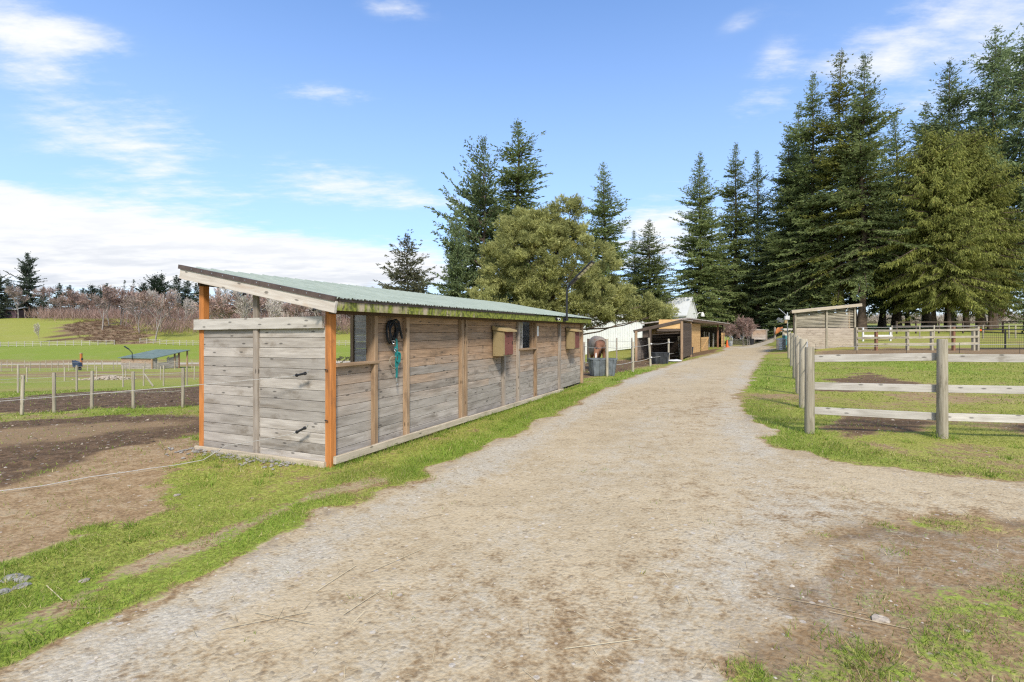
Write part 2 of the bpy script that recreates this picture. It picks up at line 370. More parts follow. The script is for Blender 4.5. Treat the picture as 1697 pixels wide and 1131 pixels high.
M = {}
def build_materials():
    M['ground'] = mat_ground()
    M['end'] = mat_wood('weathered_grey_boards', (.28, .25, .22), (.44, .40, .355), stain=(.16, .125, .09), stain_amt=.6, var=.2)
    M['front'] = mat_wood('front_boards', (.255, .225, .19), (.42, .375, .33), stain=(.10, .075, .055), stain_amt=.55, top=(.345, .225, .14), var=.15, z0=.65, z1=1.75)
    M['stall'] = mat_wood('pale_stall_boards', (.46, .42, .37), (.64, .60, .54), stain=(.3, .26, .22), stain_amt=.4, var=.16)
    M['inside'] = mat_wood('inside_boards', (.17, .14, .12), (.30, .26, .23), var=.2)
    M['orange'] = mat_wood('orange_stained_post', (.38, .14, .036), (.56, .225, .070), stain=(.22, .10, .045), stain_amt=.8, var=.06, grain=.6, knots=.95)
    M['post'] = mat_wood('brown_post', (.24, .155, .09), (.40, .28, .18), stain=(.13, .085, .055), stain_amt=.5, var=.15)
    M['greypost'] = mat_wood('grey_post', (.22, .18, .145), (.36, .31, .26), var=.1)
    M['shedplank'] = mat_wood('pale_shed_planks', (.30, .245, .19), (.44, .375, .30), stain=(.16, .12, .09), stain_amt=.5, var=.16)
    M['base'] = mat_wood('pale_base_board', (.36, .30, .22), (.55, .47, .36), stain=(.22, .19, .10), stain_amt=.4, var=.08)
    M['rail'] = mat_wood('pale_grey_rail', (.37, .34, .30), (.54, .505, .455), stain=(.22, .19, .15), stain_amt=.65, var=.12, knots=.7)
    M['beam'] = mat_wood('dark_beam', (.07, .045, .03), (.14, .09, .06), var=.15)
    M['fascia'] = mat_wood('mossy_fascia', (.36, .285, .19), (.50, .42, .32), stain=(.16, .12, .07), stain_amt=.4, moss=.95, var=.1)
    M['rake'] = mat_wood('rake_board', (.42, .365, .31), (.60, .55, .49), stain=(.42, .25, .13), stain_amt=.35, var=.05)
    M['fpost'] = mat_wood('round_fence_post', (.26, .225, .165), (.43, .385, .295), stain=(.15, .13, .085), stain_amt=.7, var=.18, knots=.9)
    M['ply'] = mat_wood('yellow_plywood', (.42, .25, .10), (.60, .40, .19), stain=(.3, .16, .07), var=.12)
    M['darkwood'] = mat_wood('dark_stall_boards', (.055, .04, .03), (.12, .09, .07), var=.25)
    M['redpost'] = mat_wood('red_brown_post', (.20, .105, .065), (.30, .155, .095), var=.1)
    t = NT('mint_metal_roof'); n = t.noise(t.obj(), 3, 4); n2 = t.noise(t.vec(t.obj(), (1, 1, 1)), 25, 3)
    c = t.mix(t.ramp(n, .3, .7), (.245, .285, .24), (.30, .34, .29)); c = t.mix(t.math('MULTIPLY', t.ramp(n2, .55, .75), .35), c, (.16, .20, .13)); n5 = t.noise(t.vec(t.obj(), (2.5, .5, .5)), 2.0, 4); c = t.mix(t.math('MULTIPLY', t.ramp(n5, .5, .75), .3), c, (.30, .33, .28))
    M['roof'] = t.out(c, .5, .25)
    M['farroof'] = mat_plain('green_metal_roof', (.125, .165, .135), .6, .1, 1)
    M['trim'] = mat_plain('dark_brown_trim', (.085, .06, .05), .5, .15, 6)
    M['shake'] = mat_plain('grey_roof_sheet', (.33, .29, .26), .8, .25, 3)
    M['black'] = mat_plain('black_plastic', (.018, .018, .02), .4, .2, 10)
    M['blackmetal'] = mat_plain('black_steel', (.02, .02, .022), .45, .1, 6)
    M['tank'] = mat_plain('grey_blue_plastic_tank', (.125, .14, .152), .5, .2, 5)
    M['bucket'] = mat_plain('dark_grey_bucket', (.035, .038, .042), .5, .2, 5)
    M['wire'] = mat_plain('grey_wire', (.36, .35, .32), .8, .1, 40)
    M['rope'] = mat_plain('white_rope', (.40, .38, .35), .8, .1, 40)
    M['teal'] = mat_plain('teal_webbing', (.015, .17, .165), .6, .2, 30)
    M['leadrope'] = mat_plain('black_lead_rope', (.012, .013, .014), .7, .2, 30)
    M['steel'] = mat_plain('bright_steel', (.6, .6, .6), .3, .05, 10, 1)
    M['galv'] = mat_plain('galvanised_steel', (.52, .54, .54), .4, .12, 5, .55)
    M['tan'] = mat_plain('olive_tan_paint', (.26, .20, .105), .55, .07, 4)
    M['tanlid'] = mat_plain('olive_tan_lid', (.35, .26, .13), .55, .07, 4)
    M['reddoor'] = mat_wood('dark_red_door', (.135, .052, .042), (.20, .08, .063), stain=(.13, .03, .02), var=.05, grain=.5)
    M['paper'] = mat_plain('paper_notice', (.78, .78, .76), .7, .04, 12)
    M['white'] = mat_plain('white_metal_cladding', (.62, .64, .62), .5, .03, 1)
    M['whiteroof'] = mat_plain('white_metal_roof', (.60, .61, .60), .5, .03, 1)
    M['whitepaint'] = mat_plain('white_paint', (.60, .59, .57), .6, .06, 6)
    M['led'] = mat_plain('led_cell', (.62, .56, .38), .35, .08, 20)
    M['solar'] = mat_plain('solar_cell', (.02, .03, .06), .2, .2, 20)
    M['cone'] = mat_plain('orange_cone', (.62, .11, .02), .5, .08, 6)
    M['tarp'] = mat_plain('orange_tarp', (.42, .15, .05), .6, .15, 4)
    M['blue'] = mat_plain('blue_plastic', (.035, .05, .085), .5, .2, 5)
    M['tealbox'] = mat_plain('teal_box', (.05, .17, .19), .5, .2, 5)
    M['purple'] = mat_plain('dull_purple_wall', (.10, .062, .075), .7, .1, 1)
    M['house'] = mat_plain('pale_house_wall', (.50, .46, .42), .7, .1, 1)
    M['window'] = mat_plain('dark_window', (.03, .035, .045), .15, .1, 1, spec=.6)
    M['stone'] = mat_plain('grey_stone', (.26, .24, .215), .8, .2, 14)
    M['palestone'] = mat_plain('pale_stone', (.38, .32, .25), .8, .2, 14)
    M['straw'] = mat_plain('straw', (.52, .43, .25), .8, .2, 3)
    M['bark'] = mat_plain('fir_bark', (.10, .072, .052), .9, .3, 3)
    M['barklight'] = mat_plain('grey_bark', (.28, .25, .225), .9, .2, 3)
    M['horse'] = mat_plain('chestnut_coat', (.18, .082, .042), .6, .18, 4)
    M['mane'] = mat_plain('dark_hair', (.03, .02, .015), .7, .2, 20)
    M['blanket'] = mat_plain('taupe_blanket', (.20, .165, .135), .8, .15, 6)
    M['blaze'] = mat_plain('white_hair', (.65, .6, .55), .7, .1, 10)
    M['tyre'] = mat_plain('rubber', (.02, .02, .02), .8, .1, 10)
    M['firA'] = mat_leaf('fir_needles', (.065, .095, .028), (.34, .40, .15), (.38, .38, .17))
    M['firB'] = mat_leaf('fir_needles_blue', (.062, .094, .036), (.31, .38, .17), (.35, .38, .19))
    M['firM'] = mat_leaf('fir_needles_mossy', (.070, .085, .020), (.33, .33, .075), (.38, .36, .10))
    M['firO'] = mat_leaf('spruce_needles_olive', (.085, .09, .05), (.20, .20, .11))
    M['cedar'] = mat_leaf('cedar_fronds', (.075, .095, .018), (.42, .43, .11), (.48, .40, .15))
    M['pine'] = mat_leaf('pine_needles', (.095, .112, .03), (.66, .65, .25), (.74, .73, .36))
    M['bgfir'] = mat_leaf('distant_fir_needles', (.045, .068, .050), (.135, .165, .105))
    M['bgdark'] = mat_leaf('distant_dark_needles', (.022, .038, .024), (.065, .095, .050))
    M['twig'] = mat_leaf('bare_twigs', (.22, .165, .145), (.44, .345, .30), (.52, .46, .41), .1)
    M['twigred'] = mat_leaf('red_brown_twigs', (.19, .12, .098), (.40, .27, .225), (.48, .39, .33), .1)
    M['twigpale'] = mat_leaf('pale_birch_twigs', (.36, .31, .27), (.60, .54, .48), (.66, .62, .56), .1)
    M['hedge'] = mat_leaf('beige_thicket', (.24, .19, .14), (.46, .40, .33), (.3, .3, .15), .1)
    M['bramble'] = mat_leaf('bramble', (.10, .065, .04), (.26, .16, .10), (.12, .13, .05), .1)
    M['bush'] = mat_leaf('green_bush', (.05, .075, .02), (.16, .21, .05))
    M['blade'] = mat_leaf('grass_blades', (.14, .165, .026), (.33, .38, .08), (.52, .44, .22), .35)
    M['bladelush'] = mat_leaf('lush_grass_blades', (.11, .175, .018), (.28, .40, .055), (.46, .40, .14), .35)

# ------------------------------------------------------------------ mesh builder
def unit(v):
    v = np.asarray(v, float); return v / (np.linalg.norm(v) + 1e-12)

class MB:
    def __init__(s): s.V = []; s.Fc = []; s.W = []; s.R = []
    def add(s, verts, faces, wuv=None, rnd=None):
        o = len(s.V); s.V += [tuple(v) for v in verts]
        s.Fc += [tuple(i + o for i in f) for f in faces]
        if wuv is None: wuv = [(v[0], v[1], v[2]) for v in verts]
        s.W += [tuple(w) for w in wuv]
        s.R += [random.random() if rnd is None else rnd] * len(verts) if not hasattr(rnd, '__len__') else list(rnd)
    def beam(s, p0, p1, w, h, side=None, ch=0.0, off=True, rnd=None):
        """bar from p0 to p1; w along side, h across it"""
        p0 = np.asarray(p0, float); p1 = np.asarray(p1, float); d = p1 - p0; L = np.linalg.norm(d); d = d / L
        if side is None: side = (0, 0, 1) if abs(d[2]) < .9 else (1, 0, 0)
        a = np.asarray(side, float); a = unit(a - d * a.dot(d)); b = np.cross(d, a)
        hw, hh = w / 2, h / 2
        if ch > 0:
            sec = [(hw, -hh + ch), (hw, hh - ch), (hw - ch, hh), (-hw + ch, hh), (-hw, hh - ch), (-hw, -hh + ch), (-hw + ch, -hh), (hw - ch, -hh)]
        else: sec = [(hw, -hh), (hw, hh), (-hw, hh), (-hw, -hh)]
        n = len(sec); vs = []; ws = []
        o = (random.uniform(0, 50), random.uniform(0, 50), random.uniform(0, 50)) if off else (0, 0, 0)
        for k, p in enumerate((p0, p1)):
            for u, v in sec:
                vs.append(p + a * u + b * v); ws.append((k * L + o[0], u + o[1], v + o[2]))
        fs = [(i, (i + 1) % n, (i + 1) % n + n, i + n) for i in range(n)] + [tuple(range(n))[::-1], tuple(range(n, 2 * n))]
        s.add(vs, fs, ws, rnd)
    def box(s, c, sx, sy, sz, rz=0.0, ch=0.0, rnd=None):
        """box standing on c"""
        c = np.asarray(c, float)
        s.beam(c, c + (0, 0, sz), sx, sy, (math.cos(rz), math.sin(rz), 0), ch, True, rnd)
    def tube(s, pts, rad, n=8, caps=True, rnd=None):
        pts = [np.asarray(p, float) for p in pts]; m = len(pts)
        if not hasattr(rad, '__len__'): rad = [rad] * m
        vs = []; ws = []; o = np.array([random.uniform(0, 50) for _ in range(3)]); L = 0; prev = None
        for i, p in enumerate(pts):
            d = unit(pts[min(i + 1, m - 1)] - pts[max(i - 1, 0)])
            if prev is None:
                a = np.cross(d, (0, 0, 1) if abs(d[2]) < .9 else (1, 0, 0))
            else: a = prev - d * prev.dot(d)
            a = unit(a); prev = a; b = np.cross(d, a)
            if i: L += np.linalg.norm(p - pts[i - 1])
            for k in range(n):
                t = 2 * math.pi * k / n; q = (a * math.cos(t) + b * math.sin(t)) * rad[i]
                vs.append(p + q); ws.append((L + o[0], rad[i] * 3 * math.cos(t) + o[1], rad[i] * 3 * math.sin(t) + o[2]))
        fs = []
        for i in range(m - 1):
            for k in range(n):
                k2 = (k + 1) % n
                fs.append((i * n + k, i * n + k2, (i + 1) * n + k2, (i + 1) * n + k))
        if caps: fs += [tuple(range(n))[::-1], tuple(range((m - 1) * n, m * n))]
        s.add(vs, fs, ws, random.random() if rnd is None else rnd)
    def lathe(s, c, prof, n=20, sx=1, sy=1, rz=0):
        vs = []; m = len(prof); cr, sr = math.cos(rz), math.sin(rz)
        for r, z in prof:
            for k in range(n):
                t = 2 * math.pi * k / n; x, y = r * sx * math.cos(t), r * sy * math.sin(t)
                vs.append((c[0] + x * cr - y * sr, c[1] + x * sr + y * cr, c[2] + z))
        fs = [(i * n + k, i * n + (k + 1) % n, (i + 1) * n + (k + 1) % n, (i + 1) * n + k) for i in range(m - 1) for k in range(n)]
        fs += [tuple(range(n))[::-1], tuple(range((m - 1) * n, m * n))]
        s.add(vs, fs, None, .5)
    def prism(s, prof, a, b):
        """outline prof (list of 3-D points) swept by the vector b-a"""
        n = len(prof); d = np.asarray(b, float) - np.asarray(a, float)
        vs = [np.asarray(p, float) for p in prof]; vs = vs + [v + d for v in vs]
        fs = [tuple(range(n))[::-1], tuple(range(n, 2 * n))] + [(i, (i + 1) % n, (i + 1) % n + n, i + n) for i in range(n)]
        s.add(vs, fs)
    def rock(s, c, r, seed=0, flat=.6):
        rg = random.Random(seed); vs = []; n = 7; rows = 5
        for i in range(rows):
            ph = math.pi * (i + .5) / rows - math.pi / 2
            for k in range(n):
                t = 2 * math.pi * k / n + .3 * i; q = r * rg.uniform(.75, 1.15)
                vs.append((c[0] + q * math.cos(ph) * math.cos(t), c[1] + q * math.cos(ph) * math.sin(t), c[2] + q * flat * math.sin(ph)))
        fs = [(i * n + k, i * n + (k + 1) % n, (i + 1) * n + (k + 1) % n, (i + 1) * n + k) for i in range(rows - 1) for k in range(n)]
        fs += [tuple(range(n))[::-1], tuple(range((rows - 1) * n, rows * n))]
        s.add(vs, fs)
    def build(s, name, mat, parent=None, smooth=False):
        o0 = np.array(parent.location) if parent is not None else np.zeros(3)
        pp = parent.parent if parent is not None else None
        while pp is not None: o0 = o0 + np.array(pp.location); pp = pp.parent
        me = bpy.data.meshes.new(name)
        me.from_pydata([tuple(np.asarray(v) - o0) for v in s.V], [], s.Fc)
        a = me.attributes.new('wuv', 'FLOAT_VECTOR', 'POINT'); a.data.foreach_set('vector', np.array(s.W, np.float32).ravel())
        a = me.attributes.new('rnd', 'FLOAT', 'POINT'); a.data.foreach_set('value', np.array(s.R, np.float32))
        if smooth: me.polygons.foreach_set('use_smooth', [True] * len(me.polygons))
        me.materials.append(mat); me.update()
        o = bpy.data.objects.new(name, me); COL.objects.link(o); o.parent = parent
        if smooth:
            try: me.set_sharp_from_angle(angle=math.radians(50))
            except Exception: pass
        return o

def mesh_np(name, verts, faces, mat, attrs=None, parent=None, smooth=False):
    """mesh straight from numpy arrays; faces (N,3) or (N,4)"""
    me = bpy.data.meshes.new(name)
    n = faces.shape[1]
    me.vertices.add(len(verts)); me.vertices.foreach_set('co', np.ascontiguousarray(verts, np.float32).ravel())
    me.loops.add(faces.size); me.loops.foreach_set('vertex_index', np.ascontiguousarray(faces, np.int32).ravel())
    me.polygons.add(len(faces)); me.polygons.foreach_set('loop_start', np.arange(0, faces.size, n, dtype=np.int32))
    if smooth: me.polygons.foreach_set('use_smooth', np.ones(len(faces), bool))
    for k, v in (attrs or {}).items():
        a = me.attributes.new(k, 'FLOAT', 'POINT'); a.data.foreach_set('value', np.ascontiguousarray(v, np.float32))
    me.materials.append(mat); me.update(calc_edges=True); me.validate()
    o = bpy.data.objects.new(name, me); COL.objects.link(o); o.parent = parent
    return o

def tag(o, label, cat, group=None, kind=None):
    if label: o['label'] = label
    if cat: o['category'] = cat
    if group: o['group'] = group
    if kind: o['kind'] = kind
    return o
def thing(name, label, cat, loc, group=None):
    o = bpy.data.objects.new(name, None); o.empty_display_size = .2; COL.objects.link(o); o.location = loc
    return tag(o, label, cat, group)
def copy_thing(root, loc, rz=0.0, sc_=1.0, label=None, group=None):
    r = root.copy(); COL.objects.link(r); r.location = loc; r.rotation_euler = (0, 0, rz)
    r.scale = (sc_, sc_, sc_) if not hasattr(sc_, '__len__') else sc_
    if label: r['label'] = label
    if group: r['group'] = group
    for ch in list(root.children):
        c = ch.copy(); COL.objects.link(c); c.parent = r
        for g in list(ch.children):
            d = g.copy(); COL.objects.link(d); d.parent = c
    return r
build_materials()
# ------------------------------------------------------------------ ground, drive, lane
def grow(lo, hi, step, far_lo, far_hi, g=1.045, g2=None):
    a = list(np.arange(lo, hi, step)); s = step
    while a[-1] < far_hi: s = min(s * g, 25); a.append(a[-1] + s)
    b = [lo]; s = step
    while b[-1] > far_lo: s = min(s * (g2 or g), 25); b.append(b[-1] - s)
    return np.array(b[::-1][:-1] + a)
def micro(x, y, f):
    soft = f['mud'] * (1 - f['road'])
    near = 1 / (1 + (np.hypot(x, y) / 40) ** 2)
    z = (.020 + .05 * soft) * fbm(x, y, .55, 71, 3) + .10 * (1 - f['road']) * fbm(x, y, 4, 81, 3) * sstep(6, 12, np.hypot(x, y))
    t, p = tp(x, y)
    crown = .0
    return z * (.3 + .7 * near) + crown
def HZ(x, y):
    x = np.asarray(x, float); y = np.asarray(y, float); f = fields(x, y)
    return H(x, y) + micro(x, y, f), f

gx = grow(-13, 14, .09, -700, 700); gy = grow(1.6, 22, .09, -60, 900, 1.04, 1.2)
X, Y = np.meshgrid(gx, gy); xf, yf = X.ravel(), Y.ravel()
zf, FL = HZ(xf, yf)
nx, ny = len(gx), len(gy)
idx = np.arange(nx * ny).reshape(ny, nx)
quads = np.stack([idx[:-1, :-1], idx[:-1, 1:], idx[1:, 1:], idx[1:, :-1]], -1).reshape(-1, 4)
verts = np.stack([xf, yf, zf], 1)
rq = FL['road'][quads].mean(1) > .5; lq = (FL['lane'][quads].mean(1) > .5) & ~rq
def sub(name, sel):
    q = quads[sel]; u, inv = np.unique(q, return_inverse=True)
    return tag(mesh_np(name, verts[u], inv.reshape(-1, 4), M['ground'], {k: FL[k][u] for k in ('grass', 'gravel', 'mud', 'sand', 'lush', 'brush')}, None, True), None, None, None, 'structure')
sub('ground', ~rq & ~lq); sub('gravel_drive', rq); sub('gravel_lane', lq)

# ------------------------------------------------------------------ grass blades, stones, straw (stuff)
def scatter(n, ymin, ymax):
    """points in front of and around the camera, denser near it"""
    r = np.sqrt(RNG.uniform(ymin ** 2, ymax ** 2, n)); a = RNG.uniform(-math.radians(53), math.radians(53), n)
    return r * np.sin(a), r * np.cos(a)
def blades(name, label, n_list, mat, want):
    VS = []; RS = []
    for n, r0, r1, hh, ww in n_list:
        x, y = scatter(n, r0, r1)
        z, f = HZ(x, y)
        dens = sstep(.2, .85, f['grass'] + .9 * fbm(x, y, .3, 5, 3)) + .03 * (f['road'] < .3) 
        k = (RNG.random(n) < dens) & want(f, RNG.random(n))
        x, y, z = x[k], y[k], z[k]; m = len(x); l = f['lush'][k]
        h = hh * RNG.uniform(.4, 1.3, m) * (.5 + .8 * l) * (.45 + 1.1 * vnoise(x, y, .22, 91) * vnoise(x, y, .9, 93) * 1.8); w = ww * RNG.uniform(.6, 1.3, m)
        a = RNG.uniform(0, 2 * math.pi, m); la = RNG.uniform(0, 2 * math.pi, m); ln = h * RNG.uniform(.2, 1.1, m)
        b = np.stack([x, y, z - .004], 1); sd = np.stack([np.cos(a) * w / 2, np.sin(a) * w / 2, np.zeros(m)], 1)
        tip = b + np.stack([np.cos(la) * ln, np.sin(la) * ln, h], 1)
        VS.append(np.stack([b - sd, b + sd, tip], 1).reshape(-1, 3)); RS.append(np.repeat(RNG.random(m), 3))
    v = np.concatenate(VS); r = np.concatenate(RS)
    return tag(mesh_np(name, v, np.arange(len(v)).reshape(-1, 3), mat, {'rnd': r}), label, 'grass', None, 'stuff')
NL = [(230000, 2.0, 7, .042, .0058), (250000, 7, 15, .05, .010), (140000, 15, 34, .06, .026)]
blades('grass', 'short yellow green winter grass on the verges and in the paddocks', NL, M['blade'], lambda f, r: r > f['lush'] * .8)
blades('lush_grass', 'fresh bright green grass along the edge of the drive', NL, M['bladelush'], lambda f, r: r < f['lush'] * .8)

def chips(name, label, cat, n, r0, r1, size, mat, want, flat=.5):
    x, y = scatter(n, r0, r1); z, f = HZ(x, y)
    k = RNG.random(n) < want(x, y, f); x, y, z = x[k], y[k], z[k]; m = len(x)
    base = np.array([(1, 0, 0), (.2, .9, 0), (-.9, .4, 0), (-.5, -.8, 0), (.5, -.8, 0), (.1, .1, 1), (-.2, -.1, -.8)])
    tri = np.array([(0, 1, 5), (1, 2, 5), (2, 3, 5), (3, 4, 5), (4, 0, 5)])
    s = size * np.exp(RNG.normal(0, .45, m)); a = RNG.uniform(0, 6.28, m)
    p = base[None] * RNG.uniform(.65, 1.3, (m, 7, 3)) * s[:, None, None]
    p[:, :, 2] *= flat
    q = np.empty_like(p); c, t_ = np.cos(a)[:, None], np.sin(a)[:, None]
    q[:, :, 0] = p[:, :, 0] * c - p[:, :, 1] * t_; q[:, :, 1] = p[:, :, 0] * t_ + p[:, :, 1] * c; q[:, :, 2] = p[:, :, 2]
    q += np.stack([x, y, z], 1)[:, None]
    fa = (tri[None] + (np.arange(m) * 7)[:, None, None]).reshape(-1, 3)
    return tag(mesh_np(name, q.reshape(-1, 3), fa, mat, {'rnd': np.repeat(RNG.random(m), 7)}), label, cat, None, 'stuff')
def mat_chip(name, a, b):
    t = NT(name); r = t.attr('rnd').outputs['Fac']
    return t.out(t.mix(r, a, b), .9, .15)
chips('gravel_stones', 'loose grey gravel stones scattered on the drive', 'gravel', 30000, 1.9, 16, .0068, mat_chip('loose_gravel', (.27, .22, .165), (.52, .46, .38)),
      lambda x, y, f: np.clip(f['road'] * .35 + f['gravel'] * 1.0 + .25 * f['mud'] * (1 - f['grass']), 0, 1) * (.35 + vnoise(x, y, .8, 9)))
chips('mud_clods', 'dark clods of churned mud in the paddocks', 'mud', 22000, 8.5, 32, .022, mat_chip('mud_clod', (.04, .028, .02), (.17, .125, .085)),
      lambda x, y, f: np.clip(f['mud'] - .3, 0, 1) * (1 - f['road']) * (1 - f['grass']) * .9, .7)
chips('pale_clods', 'pale dry crumbs of earth and stone in the paddocks', 'stones', 9000, 5, 32, .013, mat_chip('pale_clod', (.24, .18, .12), (.46, .39, .30)),
      lambda x, y, f: np.clip(f['mud'] + f['sand'] * .6, 0, 1) * (1 - f['road']) * (1 - f['grass']) * .35, .6)

def straws():
    VS = []; RS = []
    for n, r0, r1, L0, w in ((2400, 2.0, 8, .09, .0026), (1600, 8, 20, .12, .005)):
        x, y = scatter(n, r0, r1); z, f = HZ(x, y)
        k = RNG.random(n) < np.clip(f['road'] * .45 + f['sand'] * .4 + f['gravel'] * .15, 0, 1) * (vnoise(x, y, 1.1, 77) > .35); x, y, z = x[k], y[k], z[k]; m = len(x)
        L = L0 * np.exp(RNG.normal(-.5, .6, m)); a = RNG.uniform(0, 6.28, m)
        d = np.stack([np.cos(a) * L / 2, np.sin(a) * L / 2, RNG.uniform(-.1, .1, m) * L], 1); s_ = np.stack([-np.sin(a), np.cos(a), np.zeros(m)], 1) * w / 2
        c = np.stack([x, y, z + .008], 1)
        VS.append(np.stack([c - d - s_, c - d + s_, c + d + s_, c + d - s_], 1).reshape(-1, 3)); RS.append(np.repeat(RNG.random(m), 4))
    # a few long stalks
    for px, py, ang, L in ((1090, 880, .35, .5), (600, 1003, 1.1, .32), (1000, 1070, .2, .45), (440, 1035, .4, .5), (470, 1030, -.3, .45), (660, 930, .9, .5), (1340, 1000, -.45, .62), (1440, 1030, -.5, .4), (560, 960, 1.2, .4), (90, 985, -.6, .35), (700, 860, .5, .4), (1120, 990, .8, .3)):
        gx_, gy_ = on_ground(px, py); z = float(HZ(np.array([gx_]), np.array([gy_]))[0][0]) + .012
        d = np.array([math.cos(ang), math.sin(ang), 0]) * L / 2; s_ = np.array([-math.sin(ang), math.cos(ang), 0]) * .003; c = np.array([gx_, gy_, z])
        VS.append(np.array([c - d - s_, c - d + s_, c + d + s_, c + d - s_])); RS.append(np.full(4, random.random()))
    v = np.concatenate(VS); r = np.concatenate(RS)
    return tag(mesh_np('straw_litter', v, np.arange(len(v)).reshape(-1, 4), mat_chip('straw_stalk', (.36, .27, .15), (.68, .57, .36)), {'rnd': r}), 'dry straw stalks littering the drive', 'straw', None, 'stuff')
straws()
# ------------------------------------------------------------------ the long shed
DS = np.array([DX, DY, SL]); NN = np.array([DY, -DX, 0.0]); A0 = np.array([AX, AY, 0.0]); UP = np.array([0, 0, 1.0])
def P(s, p, z): return A0 + DS * s + NN * p + UP * z
def rz(p): return 2.19 + .1925 * (.25 - p)       # top of the roof sheet
LEN, WID = 11.31, 2.665
shed = thing('wooden_shed', 'long grey plank shed beside the drive with orange corner posts and green roof', 'shed', (AX, AY, 0))

def plank(mb, a, b, w, h, side, **k): mb.beam(a, b, w, h, side, **k)
# end wall: 13 boards
mb = MB()
for j in range(13):
    z = .005 + .141 * j
    for (u0, u1) in ((.03, 1.34), (1.34, 2.62)):
        o = random.uniform(0, .004)
        mb.beam(P(.04 - o, -u0, z + .07), P(.04 - o, -u1, z + .07), .137, .036, UP, ch=.004)
mb.build('end_wall', M['end'], shed)
mb = MB(); mb.beam(P(.07, -.06, .93), P(.07, -2.6, .93), 1.82, .008, UP); mb.build('gap_shade_sheet', M['darkwood'], shed)  # added dark sheet, stands in for shade in the gaps between boards
# front wall boards, split at the posts; windows leave gaps
ST = [0.03, .90, 1.635, 3.38, 5.22, 6.02, 7.08, 8.99, 11.25]
mb = MB()
for i in range(len(ST) - 1):
    a, b = ST[i], ST[i + 1]
    for j in range(14):
        z = .06 + .141 * j
        if i in (0, 5) and z > 1.22: continue
        o = random.uniform(-.004, .004)
        c = [a, b]
        if i in (3, 6, 7, 2) and random.random() < .25: c = [a, a + (b - a) * random.choice((.35, .5, .64)), b]
        for k in range(len(c) - 1):
            mb.beam(P(c[k] + .002, -.075 + o, z + .07), P(c[k + 1] - .002, -.075 + o, z + .07), .137, .036, UP, ch=.004)
mb.build('front_wall', M['front'], shed)
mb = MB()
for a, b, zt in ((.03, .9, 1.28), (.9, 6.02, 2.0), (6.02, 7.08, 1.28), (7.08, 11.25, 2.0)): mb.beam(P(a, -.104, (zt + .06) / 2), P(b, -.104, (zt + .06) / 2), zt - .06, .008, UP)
mb.build('gap_shade_sheet', M['darkwood'], shed)  # same added dark sheet behind the front boards, darkens their gaps like shade
# far end wall, partitions and stall boards inside
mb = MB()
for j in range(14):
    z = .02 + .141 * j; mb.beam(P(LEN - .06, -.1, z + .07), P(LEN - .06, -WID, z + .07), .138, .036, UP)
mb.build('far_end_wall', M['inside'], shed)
for s in (3.28, 6.5, 9.45):
    mb = MB()
    for j in range(15):
        z = .02 + .141 * j
        mb.beam(P(s, -.12, z + .07), P(s, -WID + .06, z + .07), .137, .034, UP)
    mb.build('partition', M['stall'], shed)
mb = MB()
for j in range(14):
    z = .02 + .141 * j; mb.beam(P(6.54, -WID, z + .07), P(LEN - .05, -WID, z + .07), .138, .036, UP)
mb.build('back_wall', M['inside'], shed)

def post(s, p, z0, z1, w, h, mat, label=None):
    mb = MB(); mb.beam(P(s, p, z0), P(s, p, z1), w, h, DS * (1, 1, 0), ch=.006)
    o = mb.build('post', mat, shed)
    if label: o['label'] = label
post(.05, -.05, -.03, 2.10, .10, .10, M['orange'], 'orange stained near corner post')
post(.06, -WID + .05, -.12, rz(-WID) - .10, .10, .10, M['orange'], 'orange stained back corner post')
post(.005, -1.40, .06, rz(-1.4) - .10, .045, .09, M['greypost'])
for s in (3.28, 6.5, 9.45, LEN - .05):
    post(s, -WID + .05, -.1, rz(-WID) - .1, .09, .09, M['post'])
FP = [(.875, .075, M['post']), (1.635, .085, M['post']), (3.36, .10, M['post']), (3.50, .07, M['post']), (5.22, .08, M['greypost']), (6.02, .085, M['greypost']), (7.12, .085, M['post']), (9.0, .085, M['greypost']), (LEN - .05, .11, M['post'])]
for s, w, m_ in FP:
    top = 1.30 if s == 5.22 else 2.06
    post(s, -.02, .02, top, w, .075, m_)
# rails and base boards
mb = MB(); mb.beam(P(-.02, -.11, 1.896), P(-.02, -WID - .05, 1.896), .158, .042, UP, ch=.004); mb.build('top_rail', M['rail'], shed)
mb = MB(); mb.beam(P(-.02, -.075, .018), P(-.02, -WID - .03, .005), .112, .044, UP, ch=.005); mb.build('base_board', M['base'], shed)
mb = MB(); mb.beam(P(.03, .04, .095), P(3.5, .04, .085), .10, .05, UP, ch=.005); mb.beam(P(3.505, .04, .075), P(LEN - 2.2, .045, .03), .09, .05, UP, ch=.005); mb.build('base_board', M['base'], shed)
mb = MB(); mb.beam(P(.02, -.088, .03), P(.02, -.088, 1.83), .028, .03, DS * (1, 1, 0)); mb.build('corner_trim', M['base'], shed)
for a, b in ((.09, .93), (5.98, 7.10)):
    mb = MB(); mb.beam(P(a, -.045, 1.325), P(b, -.045, 1.325), .15, .04, NN, ch=.004); mb.build('window_sill', M['post'], shed)
    mb = MB()
    for s in ((.86,) if a < 1 else (6.08, 7.04)):
        mb = MB(); mb.beam(P(s, -.10, 1.345), P(s, -.10, 2.04), .04, .09, DS * (1, 1, 0)); mb.build('window_jamb', M['post'], shed)
